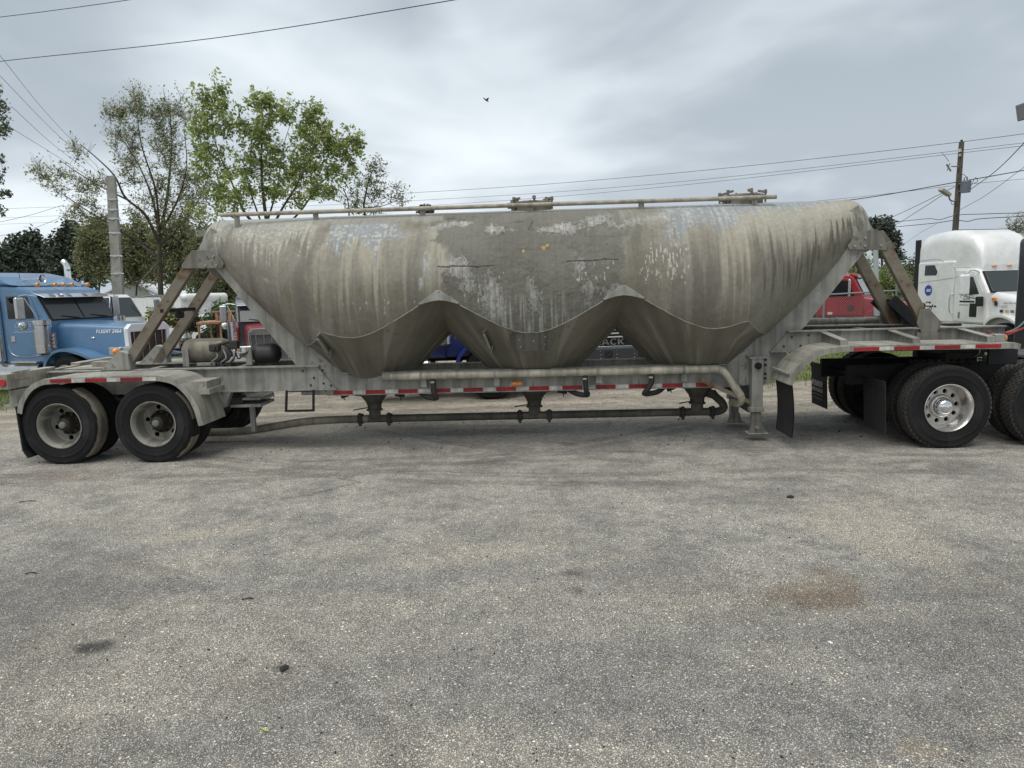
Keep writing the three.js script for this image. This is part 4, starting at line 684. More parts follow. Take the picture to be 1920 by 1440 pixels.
const gAluRim = (() => { const ring = latheZ([[0.296, 0.118], [0.3, 0.128], [0.292, 0.132], [0.284, 0.12], [0.27, 0.1], [0.262, 0.05], [0.258, 0.0], [0.252, -0.04], [0.238, -0.062]], 64); const disc = prism(circ(0, 0, 0.245, 56), -0.085, -0.06, 0.004, [circ(0, 0, 0.1, 24), ...Array.from({ length: 10 }, (_, k) => circ(0.19 * Math.cos(k * 0.6283), 0.19 * Math.sin(k * 0.6283), 0.034, 16))]); return merge([toCreasedNormals(ring.toNonIndexed(), 0.6), disc, latheZ([[0.15, -0.062], [0.145, -0.035], [0.13, -0.022], [0.11, -0.018], [0.1, -0.05]], 40)]); })();
const gCap = merge([latheZ([[0.105, -0.02], [0.103, 0.03], [0.095, 0.055], [0.07, 0.078], [0.035, 0.09], [0, 0.094]], 40)]);
function reuse(name, g, m, parent, z = 0, turn = 0) { const o = new THREE.Mesh(g, m); o.castShadow = o.receiveShadow = true; o.name = name; o.position.z = z; o.rotation.z = turn; parent.add(o); return o; }
function dualWheel(parent, x, near, style, turn = 0, y = 0.508) {
  const w = grp('wheel', parent, [x, y, near ? 0 : -2.44]); if (!near) w.rotation.y = Math.PI;
  for (const z of [-0.14, -0.475]) { // outer, inner
    if (style === 'drive') { reuse('tyre', gLugCarcass, mat.rubber, w, z); reuse('tread', gLug, mat.rubberTread ??= M([0.07, 0.067, 0.061], 0.92, 0, { map: T.grime }), w, z); }
    else { reuse('tyre', gTyre, mat.tyreDusty ??= M([0.024, 0.024, 0.026], 0.9, 0, { map: T.rubber, bumpMap: T.rough, bumpScale: 0.001 }), w, z); }
  }
  reuse('rim', style === 'drive' ? gAluRim : gSteelRim, style === 'drive' ? mat.alu : mat.rim, w, -0.14, turn); reuse('inner_rim', gSteelRim, mat.greasy, w, -0.475, turn);
  const h = reuse('hub', style === 'drive' ? gCap : gHub, style === 'drive' ? mat.chrome : mat.greasy, w, -0.14, turn);
  if (style !== 'drive') reuse('hub_cap', gHubEnd, mat.rim, w, -0.14, turn);
  return w;
}
for (const near of [true, false]) { dualWheel(trailer, -5.91, near, 'trailer', 0.5); dualWheel(trailer, -4.66, near, 'trailer', 0.1); }
// dried cement splashed over the tread shoulders of the trailer tyres
for (const [x, a0, a1, out] of [[-5.91, -0.95, 1.15, 1], [-4.66, -1.05, -0.35, 1], [-4.66, 0.1, 0.9, 0]]) {
  const g = grid(60, 10, (u, v) => { const a = lerp(a0, a1, u), n = fbm(u * 9, x * 3, 3, 77), e = out ? 0.5 * sst(0.4, 0.75, n) : 0; const z = lerp(-0.265, -0.035 + 0.025 * e, v), k = Math.abs(z + 0.14), r = k < 0.09 ? 0.5235 : k < 0.128 ? lerp(0.5235, 0.488, (k - 0.09) / 0.038) : 0.45; return [x + (r + 0.003) * Math.cos(a), 0.508 + (r + 0.003) * Math.sin(a), z]; });
  mesh('dried_cement', [g], M([0.27, 0.245, 0.2], 0.95, 0, { map: T.grime }), trailer);
}
// ---------------------------------------------------------------- lettering and emblems printed flat on a surface
function decal(parent, name, w, h, draw, pos, ry = 0, rough = 0.5, rx = 0) {
  const cv = document.createElement('canvas'), k = 512 / Math.max(w, h); cv.width = Math.max(8, Math.round(w * k)); cv.height = Math.max(8, Math.round(h * k));
  const g = cv.getContext('2d'); draw(g, cv.width, cv.height);
  const t = new THREE.CanvasTexture(cv); t.colorSpace = THREE.SRGBColorSpace;
  const o = new THREE.Mesh(new THREE.PlaneGeometry(w, h), new THREE.MeshStandardMaterial({ map: t, transparent: true, roughness: rough })); o.name = name; o.position.set(...pos); o.rotation.set(rx, ry, 0); parent.add(o); return o;
}
function letters(parent, name, str, size, depth, m, pos, ry = 0, shear = 0) {
  const g = new TextGeometry(str, { font, size, depth, curveSegments: 4 }); g.computeBoundingBox();
  if (shear) g.applyMatrix4(new THREE.Matrix4().set(1, shear, 0, 0, 0, 1, 0, 0, 0, 0, 1, 0, 0, 0, 0, 1));
  const o = mesh(name, [g], m, parent); o.position.set(...pos); o.rotation.y = ry; return o;
}
function squiggle(g, x, y, w, h, seed, n = 9) { const R = rng(seed); g.beginPath(); g.moveTo(x, y + h / 2); for (let i = 1; i <= n; i++) g.quadraticCurveTo(x + w * (i - 0.5) / n, y + h * R(), x + w * i / n, y + h * (0.3 + 0.4 * R())); g.stroke(); }

// ---------------------------------------------------------------- the black tractor coupled to the trailer
{
  const t = thing('semi_tractor', 'black road tractor backed under the front of the tank trailer', 'truck', TPOS, TY);
  for (const x of [5.39, 6.66]) for (const near of [true, false]) dualWheel(t, x, near, 'drive', x * 2 + (near ? 0 : 1));
  for (const s of [1, -1]) mesh('frame_rail', [bx(4.45, 9.4, 0.72, 0.98, CZ + s * 0.43 - 0.04, CZ + s * 0.43 + 0.04, 0.006), ...Array.from({ length: 16 }, (_, k) => rod([4.6 + k * 0.12, 0.955, CZ + s * 0.43 + s * 0.04], [4.6 + k * 0.12, 0.955, CZ + s * 0.43 + s * 0.055], 0.014, 0.012, 6))], mat.blackIron, t);
  for (const x of [5.39, 6.66]) {
    mesh('drive_axle', [rod([x, 0.52, CZ - 0.8], [x, 0.52, CZ + 0.8], 0.085), at(new THREE.SphereGeometry(0.24, 20, 14), x, 0.52, CZ)], mat.greasy, t);
    for (const s of [1, -1]) { mesh('air_spring', [at(lathe([[0.1, 0.5], [0.13, 0.55], [0.14, 0.62], [0.13, 0.69], [0.1, 0.72]], 20), x - 0.35, 0, CZ + s * 0.47)], mat.rubber, t); mesh('trailing_arm', [bar([x - 0.45, 0.48, CZ + s * 0.47], [x + 0.4, 0.6, CZ + s * 0.47], 0.08, 0.06)], mat.blackIron, t); mesh('brake_chamber', [rod([x - 0.3, 0.62, CZ + s * 0.25], [x - 0.08, 0.62, CZ + s * 0.25], 0.085, 0.085, 16)], mat.greasy, t); }
  }
  const fw = mesh('fifth_wheel', [bx(5.55, 6.45, 1.11, 1.16, CZ - 0.46, CZ + 0.46, 0.01), bx(5.75, 6.25, 0.98, 1.11, CZ - 0.42, CZ - 0.3), bx(5.75, 6.25, 0.98, 1.11, CZ + 0.3, CZ + 0.42)], mat.greasy, t);
  mesh('slide_rack', [bx(5.3, 6.7, 0.985, 1.0, CZ + 0.33, CZ + 0.48), ...Array.from({ length: 14 }, (_, k) => bx(5.32 + k * 0.1, 5.37 + k * 0.1, 1.0, 1.03, CZ + 0.36, CZ + 0.46))], mat.greasy, t);
  mesh('release_arm', [tube([[6.02, 1.05, -0.7], [6.07, 1.12, -0.62], [6.06, 1.2, -0.6]], 0.018, 12, 6), bx(6.03, 6.1, 1.01, 1.07, -0.72, -0.58, 0.01)], mat.chromeDull, t);
  mesh('quarter_panel', [bx(6.0, 6.36, 1.0, 1.24, -0.34, -0.3, 0.01)], mat.black, t);
  // flaps on the hangers at the tail
  for (const near of [true, false]) {
    const z = near ? -0.31 : -2.13, f = mesh('mud_flap', [prism([[4.6, 0.82], [4.612, 0.82], [4.64, 0.2], [4.628, 0.2]], z - 0.3, z + 0.3, 0.004)], mat.flap, t);
    mesh('hanger', [rod([4.6, 0.84, CZ], [4.6, 0.84, z + (near ? 0.28 : -0.28)], 0.02, 0.02, 10), bx(4.585, 4.6, 0.78, 0.86, z - 0.28, z + 0.28)], mat.blackIron, t);
    if (!near) decal(f, 'lettering', 0.56, 0.36, (g, w, h) => { g.fillStyle = '#c2c4c4'; g.textAlign = 'center'; g.font = 'bold ' + h * 0.34 + 'px sans-serif'; g.fillText('POWER', w / 2, h * 0.36, w * 0.98); g.font = 'bold ' + h * 0.2 + 'px sans-serif'; g.fillText('TRUCK SALES', w / 2, h * 0.58, w * 0.98); g.fillStyle = '#4c4e4e'; g.fillRect(w * 0.08, h * 0.68, w * 0.84, h * 0.04); g.strokeStyle = '#4c4e4e'; g.lineWidth = h * 0.04; squiggle(g, w * 0.1, h * 0.78, w * 0.8, h * 0.16, 12, 10); }, [4.588, 0.46, z], -Math.PI / 2);
  }
  const cab = mesh('cab', [bx(7.55, 9.3, 0.95, 2.66, -2.3, -0.14, 0.08)], paint(0.012, 0.013, 0.016), t);
  mesh('rear_window', [bx(7.54, 7.56, 1.75, 2.25, -1.7, -0.75, 0.01)], mat.glassDark, cab);
  mesh('deck_plate', [bx(6.9, 7.5, 1.0, 1.03, -1.9, -0.45)], mat.alu, t);
  mesh('fuel_tank', [at(new THREE.CylinderGeometry(0.3, 0.3, 1.4, 28), 8.3, 0.62, -0.42, 0, 0, Math.PI / 2)], mat.chromeDull, t);
  mesh('air_hose', [tube([[7.5, 1.6, -1.1], [7.2, 1.62, -0.9], [6.75, 1.45, -0.7], [6.45, 1.36, -0.75], [6.3, 1.4, -0.9]], 0.014, 32, 6)], M([0.45, 0.02, 0.03], 0.5), t);
  mesh('air_hose', [tube([[7.5, 1.55, -1.2], [7.1, 1.6, -1.1], [6.7, 1.4, -0.9], [6.45, 1.33, -0.85]], 0.014, 32, 6)], M([0.1, 0.17, 0.14], 0.5), t);
  mesh('air_hose', [tube([[7.5, 1.5, -1.3], [7.0, 1.38, -1.0], [6.6, 1.42, -0.6], [6.3, 1.34, -0.55], [6.2, 1.4, -0.7]], 0.014, 32, 6)], mat.hoseRed, t);
}

// ---------------------------------------------------------------- conventional trucks: x forward from the grille, z to the right hand side
function hoodShape(x0, w0, t0, x1, w1, t1, bot, crown = 0.03) {
  const S = (x, w, t) => { const r = 0.13, p = []; p.push([x, bot, -w]); for (let k = 0; k <= 5; k++) { const a = k / 5 * Math.PI / 2; p.push([x, t - r + r * Math.sin(a), -w + r - r * Math.cos(a)]); } for (let k = 1; k < 6; k++) { const u = k / 6 * 2 - 1; p.push([x, t + crown * (1 - u * u), u * (w - r)]); } for (let k = 5; k >= 0; k--) { const a = k / 5 * Math.PI / 2; p.push([x, t - r + r * Math.sin(a), w - r + r * Math.cos(a)]); } p.push([x, bot, w]); return p; };
  const secs = []; for (let k = 0; k <= 6; k++) { const u = k / 6; secs.push(S(lerp(x0, x1, u), lerp(w0, w1, u), lerp(t0, t1, u))); }
  return loft(secs).map(g => toCreasedNormals(g.index ? g.toNonIndexed() : g, 0.6));
}
function truckWheel(parent, x, z, dual, y = 0.52) {
  const w = grp('wheel', parent, [x, y, z]); if (z < 0) w.rotation.y = Math.PI;
  reuse('tyre', gTyre, mat.rubber, w, -0.14); reuse('rim', gAluRim, mat.alu, w, dual ? -0.14 : -0.06); reuse('hub', gCap, mat.chrome, w, dual ? -0.14 : -0.03);
  if (dual) reuse('inner_tyre', gTyre, mat.rubber, w, -0.475); return w;
}
function sweptFender(parent, prof, zi, zo, m) { return fender(parent, prof, zi, zo, m); }
function conventional(o) {
  const t = thing(o.name, o.label, 'truck', o.pos, -o.theta, o.group), C = o.cabPaint || o.paint, F = o.fenderMat || C; t.scale.setScalar(o.scale || 0.94);
  const hw = o.hoodHalf || 0.56, hl = o.hood || 1.95;
  const hood = mesh('hood', hoodShape(-0.02, hw, 1.7, -hl - 0.04, hw + 0.16, 1.8, 0.82), o.paint, t);
  // grille shell, mesh and bars
  const gr = mesh('grille_shell', [prism([[-hw - 0.03, 0.72], [-hw - 0.05, 1.62], [-hw + 0.08, 1.73], [hw - 0.08, 1.73], [hw + 0.05, 1.62], [hw + 0.03, 0.72]], -0.06, 0.06, 0.012, [[[-hw + 0.05, 0.76], [hw - 0.05, 0.76], [hw - 0.04, 1.54], [-hw + 0.04, 1.54]]]).rotateY(Math.PI / 2)], o.shellMat || mat.chromeDull, t);
  mesh('grille', [bx(-0.04, 0.0, 0.74, 1.56, -hw + 0.03, hw - 0.03)], o.grilleMat || M([0.05, 0.048, 0.045], 0.6, 0.5), gr);
  for (let k = 0; k < 5; k++) { const z = (k - 2) * hw * 0.36; mesh('grille_bar', [bx(0.0, 0.025, 0.77, 1.53, z - 0.012, z + 0.012, 0.005)], mat.chromeDull, gr); }
  for (const s of [1, -1]) {
    sweptFender(t, [[-2.12, 0.55], [-2.0, 0.9], [-1.75, 1.13], [-1.4, 1.2], [-1.0, 1.13], [-0.6, 1.0], [-0.2, 0.95], [0.08, 0.9]], s * (hw - 0.05), s * 1.13, F);
    const hl_ = mesh('headlamp', [bx(-0.25, 0.1, 1.02, 1.22, s * 0.78 - 0.19, s * 0.78 + 0.19, 0.03)], mat.chromeDull, t); mesh('lens', [bx(0.1, 0.115, 1.05, 1.19, s * 0.76 - 0.14, s * 0.76 + 0.12, 0.01)], M([0.6, 0.62, 0.62], 0.1, 0, { ior: 1.5 }), hl_); mesh('turn_lamp', [at(new THREE.SphereGeometry(0.075, 14, 10), -0.02, 1.12, s * 1.0)], mat.amber, hl_);
    truckWheel(t, -1.38, s * 1.08, false);
  }
  mesh('bumper', [bx(-0.02, 0.16, 0.42, 0.76, -1.2, 1.2, 0.03)], o.bumperMat || mat.chrome, t);
  // cab with door, glass, visor
  const rear = o.sleeper ? -3.35 : -3.25;
  const cab = mesh('cab', [prism([[-hl + 0.05, 0.82], [-hl + 0.05, 1.86], [-hl - 0.3, 2.47], [-hl - 0.42, 2.58], [-hl - 0.8, 2.68], [rear, 2.72], [rear, 0.82]], -1.0, 1.0, 0.07)], C, t);
  const ws = (z0, z1) => prism([[-hl + 0.062, 1.87], [-hl - 0.28, 2.45], [-hl - 0.25, 2.463], [-hl + 0.092, 1.883]], z0, z1, 0.004);
  mesh('windshield', [ws(-0.88, -0.02)], mat.glass, cab); mesh('windshield', [ws(0.02, 0.88)], mat.glass, cab);
  mesh('windshield_frame', [prism([[-hl + 0.055, 1.85], [-hl - 0.31, 2.48], [-hl - 0.29, 2.49], [-hl + 0.075, 1.86]], -0.93, 0.93)], mat.black, cab);
  mesh('wiper', [bar([-hl + 0.11, 1.9, 0.15], [-hl + 0.05, 1.96, 0.62], 0.02, 0.02), bar([-hl + 0.11, 1.9, -0.7], [-hl + 0.05, 1.96, -0.2], 0.02, 0.02)], mat.black, cab);
  mesh('visor', [bar([-hl - 0.34, 2.5, 0], [-hl - 0.02, 2.4, 0], 1.9, 0.015)], mat.chrome, cab);
  for (const s of [1, -1]) {
    const d = mesh('door', [prism([[-hl - 0.22, 1.02], [-hl - 0.22, 2.0], [-hl - 0.42, 2.5], [-hl - 1.22, 2.52], [-hl - 1.22, 1.12], [-hl - 1.12, 1.02]], s * 1.004 - 0.012, s * 1.004 + 0.012, 0.008)], C, cab);
    mesh('door_trim', [tube([[-hl - 0.24, 1.98, s * 1.017], [-hl - 0.24, 1.14, s * 1.017], [-hl - 0.34, 1.04, s * 1.017], [-hl - 1.08, 1.04, s * 1.017], [-hl - 1.2, 1.16, s * 1.017], [-hl - 1.2, 1.9, s * 1.017]], 0.008, 60, 5)], mat.chromeDull, d);
    mesh('window', [prism([[-hl - 0.33, 1.92], [-hl - 0.48, 2.44], [-hl - 1.13, 2.45], [-hl - 1.13, 1.92]], s * 1.02 - 0.006, s * 1.02 + 0.006)], mat.glassDark, d);
    mesh('handle', [bx(-hl - 1.1, -hl - 0.98, 1.36, 1.5, s * 1.02 - 0.015, s * 1.02 + 0.015, 0.01)], mat.chromeDull, d);
    const ac = mesh('air_cleaner', [at(new THREE.CylinderGeometry(0.19, 0.19, 0.62, 28), -hl - 0.02, 1.42, s * 1.1), at(new THREE.CylinderGeometry(0.2, 0.2, 0.12, 28), -hl - 0.02, 1.82, s * 1.1), at(lathe([[0.19, 0], [0.12, -0.05], [0, -0.06]], 24), -hl - 0.02, 1.11, s * 1.1)], mat.chromeDull, t);
    for (const y of [1.73, 1.28]) mesh('band', [at(new THREE.CylinderGeometry(0.197, 0.197, 0.035, 28), -hl - 0.02, y, s * 1.1)], mat.chrome, ac);
    const lb = mesh('light_bar', [bx(-hl + 0.22, -hl + 0.25, 1.2, 1.56, s * 1.03 - 0.03, s * 1.03 + 0.03, 0.006)], mat.chromeDull, t);
    for (let k = 0; k < 4; k++) mesh('amber_lamp', [rod([-hl + 0.235, 1.25 + k * 0.085, s * 1.06], [-hl + 0.235, 1.25 + k * 0.085, s * 1.08], 0.026, 0.02, 10)], mat.amber, lb);
    const mi = mesh('mirror', [bx(-hl - 0.36, -hl - 0.26, 1.9, 2.42, s * 1.38 - 0.11, s * 1.38 + 0.11, 0.04)], mat.chromeDull, t);
    mesh('mirror_arm', [tube([[-hl - 0.2, 2.44, s * 1.0], [-hl - 0.3, 2.47, s * 1.2], [-hl - 0.31, 2.44, s * 1.4]], 0.014, 16, 6), tube([[-hl - 0.2, 1.86, s * 1.0], [-hl - 0.3, 1.84, s * 1.2], [-hl - 0.31, 1.88, s * 1.4]], 0.014, 16, 6), rod([-hl - 0.2, 1.9, s * 1.03], [-hl - 0.31, 2.4, s * 1.24], 0.012)], mat.chrome, mi);
    mesh('spot_mirror', [at(new THREE.SphereGeometry(0.12, 18, 12), 0, 0, 0).scale(0.35, 0.85, 1).translate(-hl - 0.28, 1.76, s * 1.36)], mat.chrome, mi);
    const st = mesh('exhaust_stack', [rod([rear - 0.05, 0.9, s * 1.06], [rear - 0.05, 2.35, s * 1.06], 0.115, 0.115, 24), rod([rear - 0.05, 2.35, s * 1.06], [rear - 0.05, 3.1, s * 1.06], 0.075, 0.075, 20), tube([[rear - 0.05, 3.08, s * 1.06], [rear - 0.05, 3.2, s * 1.06], [rear - 0.1, 3.3, s * 1.06], [rear - 0.16, 3.36, s * 1.06]], 0.075, 16, 16)], mat.chrome, t); if (!o.stacks) t.remove(st);
    mesh('fuel_tank', [at(new THREE.CylinderGeometry(0.31, 0.31, 1.3, 28), -hl - 0.95, 0.58, s * 0.86, 0, 0, Math.PI / 2)], mat.chromeDull, t);
    mesh('step', [bx(-hl - 1.1, -hl - 0.3, 0.86, 0.9, s * 1.0 - 0.1, s * 1.0 + 0.12), bx(-hl - 1.1, -hl - 0.3, 0.5, 0.54, s * 1.08 - 0.1, s * 1.08 + 0.12)], mat.alu, t);
    mesh('frame_rail', [bx(o.tail || -7.5, -0.1, 0.72, 0.98, s * 0.43 - 0.04, s * 0.43 + 0.04)], mat.blackIron, t);
    for (const x of o.drive || []) truckWheel(t, x, s * 1.2, true);
  }
  mesh('engine', [bx(-1.9, -0.2, 0.6, 1.5, -0.4, 0.4, 0.05)], mat.blackIron, t);
  if (o.sleeper) { const sl = mesh('sleeper', [prism([[-5.3, 0.82], [-5.3, 2.95], [-5.2, 3.05], [-3.9, 3.05], [-3.3, 2.93], [-2.75, 2.7], [-3.36, 2.7], [-3.36, 0.82]], -1.03, 1.03, 0.1)], C, t); }
  if (o.marker) for (const z of [-0.72, -0.24, 0, 0.24, 0.72]) { const l = mesh('roof_lamp', [at(new THREE.ConeGeometry(0.05, 0.3, 14), -hl - 0.62, 2.72, z, 0, 0, Math.PI / 2)], mat.chromeDull, cab); mesh('lens', [rod([-hl - 0.48, 2.715, z], [-hl - 0.43, 2.71, z], 0.052, 0.045, 12)], mat.amber, l); }
  return t;
}
// blue tractor with sleeper, left
{
  const C = paint(0.085, 0.19, 0.34, 0.32);
  const t = conventional({ name: 'blue_truck', label: 'blue long nose road tractor with sleeper behind the trailer rear wheels', pos: [-8.3, -0.05, -16.3], theta: 16 * D2R, paint: C, sleeper: true, stacks: true, marker: true, shellMat: M([0.72, 0.74, 0.78], 0.35, 0.2), tail: -8.4, drive: [-6.6, -7.9], hoodHalf: 0.62 });
  letters(t, 'lettering', 'FLIGHT 2464', 0.084, 0.004, M([0.85, 0.86, 0.86], 0.4), [-0.84, 1.53, 0.692], 0.082, 0.2);
  mesh('badge', [at(new THREE.SphereGeometry(0.07, 16, 8), 0, 0, 0).scale(1, 0.35, 0.2).translate(-0.95, 1.42, 0.705)], mat.chrome, t);
  decal(t, 'door_lettering', 0.7, 0.4, (g, w, h) => { g.strokeStyle = g.fillStyle = '#b9cfe0'; g.lineWidth = w * 0.012; g.strokeRect(w * 0.3, h * 0.1, w * 0.55, h * 0.28); g.beginPath(); g.moveTo(w * 0.12, h * 0.4); g.lineTo(w * 0.25, h * 0.12); g.lineTo(w * 0.34, h * 0.4); g.closePath(); g.stroke(); g.lineWidth = w * 0.02; squiggle(g, w * 0.33, h * 0.15, w * 0.5, h * 0.18, 4, 7); g.lineWidth = w * 0.014; squiggle(g, w * 0.05, h * 0.6, w * 0.9, h * 0.2, 5, 14); g.fillRect(w * 0.05, h * 0.54, w * 0.9, h * 0.012); }, [-2.65, 1.68, 1.022]);
  const horn = mesh('air_horn', [at(lathe([[0.02, 0], [0.025, 0.5], [0.05, 0.62], [0.1, 0.68]], 20), -3.1, 2.86, 0.55, 0, 0, -Math.PI / 2), bx(-3.14, -3.06, 2.7, 2.9, 0.52, 0.58)], mat.chrome, t);
  mesh('antenna', [rod([-3.1, 2.9, 0.58], [-3.12, 3.3, 0.6], 0.006), rod([-2.9, 2.3, 1.02], [-2.9, 2.42, 1.1], 0.04)], mat.black, t);
}
// dark blue tractor behind the middle of the trailer
conventional({ name: 'navy_truck', label: 'dark blue road tractor seen through the gap left of the middle hopper', pos: [0.98, 0, -14.7], theta: -1 * D2R, hood: 2.3, paint: paint(0.012, 0.03, 0.2, 0.3), tail: -3.9, scale: 1.0 });
// red truck with chrome fenders nose on
conventional({ name: 'red_nose_truck', label: 'old red truck with chrome fenders facing out behind the air tanks', pos: [sight(510, 640, 17.3).x, -0.05, -17.3], theta: 70 * D2R, paint: paint(0.28, 0.018, 0.02, 0.4), cabPaint: paint(0.03, 0.03, 0.035, 0.4), fenderMat: mat.chrome, tail: -6, scale: 0.8, grilleMat: M([0.12, 0.12, 0.12], 0.5, 0.4), hoodHalf: 0.62 });

// truck seen from the front through the right hand gap
{
  const p = sight(1163, 660, 17.7), t = thing('grille_truck', 'black truck with a chrome barred grille facing out between the hoppers', 'truck', [p.x, 0, p.z], 6 * D2R);
  mesh('hood', hoodShape(-0.25, 0.68, 1.75, -1.9, 0.85, 1.85, 0.5).map(g => g.rotateY(-Math.PI / 2)), mat.paintBlack ??= paint(0.02, 0.021, 0.024), t);
  mesh('cab', [bx(-1.05, 1.05, 0.9, 2.7, -3.4, -1.8, 0.1)], mat.paintBlack, t);
  mesh('windshield', [bx(-0.9, 0.9, 1.9, 2.5, -1.81, -1.79)], mat.glass, t);
  const g = mesh('grille', [bx(-0.8, 0.65, 0.62, 1.6, 0.2, 0.24)], mat.black, t);
  for (let k = 0; k < 8; k++) mesh('grille_bar', [bx(-0.7, 0.6, 0.86 + k * 0.088, 0.892 + k * 0.088, 0.24, 0.29, 0.004)], mat.brightBar ??= M([0.75, 0.75, 0.75], 0.3, 0.5), g);  // whitish base colour stands in for sky reflected in the chrome
  const L = letters(g, 'lettering', 'MACK', 0.15, 0.03, mat.chromeDull, [-0.8, 0.685, 0.245]); L.scale.set(1.4, 1, 1);
  mesh('grille_rim', [bx(-0.85, 0.72, 0.6, 0.655, 0.22, 0.28, 0.01)], mat.chrome, g);
  const b = mesh('bumper', [prism([[-1.15, 0.3], [-1.2, 0.4], [-0.75, 0.62], [0.75, 0.62], [1.2, 0.4], [1.15, 0.3]], 0.3, 0.5, 0.02)], M([0.035, 0.037, 0.042], 0.5), t);
  for (const s of [-1, 1]) { mesh('tow_hook', [bx(s * 0.42 - 0.1, s * 0.42 + 0.1, 0.4, 0.55, 0.495, 0.503), tube([[s * 0.42 - 0.06, 0.42, 0.5], [s * 0.42, 0.44, 0.53], [s * 0.42 + 0.04, 0.49, 0.52]], 0.018, 12, 6)], mat.black, b); for (const dx of [-0.2, 0.2]) for (const y of [0.38, 0.47, 0.56]) mesh('bolt', [rod([s * 0.42 + dx, y, 0.5], [s * 0.42 + dx, y, 0.512], 0.014, 0.012, 8)], mat.chrome, b); }
  for (const s of [-1, 1]) { const w = grp('wheel', t, [s * 1.05, 0.5, -0.9]); w.rotation.y = s * Math.PI / 2; reuse('tyre', gTyre, mat.rubber, w, -0.14); reuse('rim', gAluRim, mat.alu, w, -0.06); mesh('fender', [prism([[-0.75, 0.5], [-0.6, 0.95], [0, 1.15], [0.6, 0.95], [0.75, 0.5], [0.65, 0.5], [0.5, 0.88], [0, 1.05], [-0.5, 0.88], [-0.65, 0.5]], s * 0.975 - 0.175, s * 0.975 + 0.175, 0.02).rotateY(Math.PI / 2).translate(0, 0, -0.9)], mat.paintBlack, t); }
}

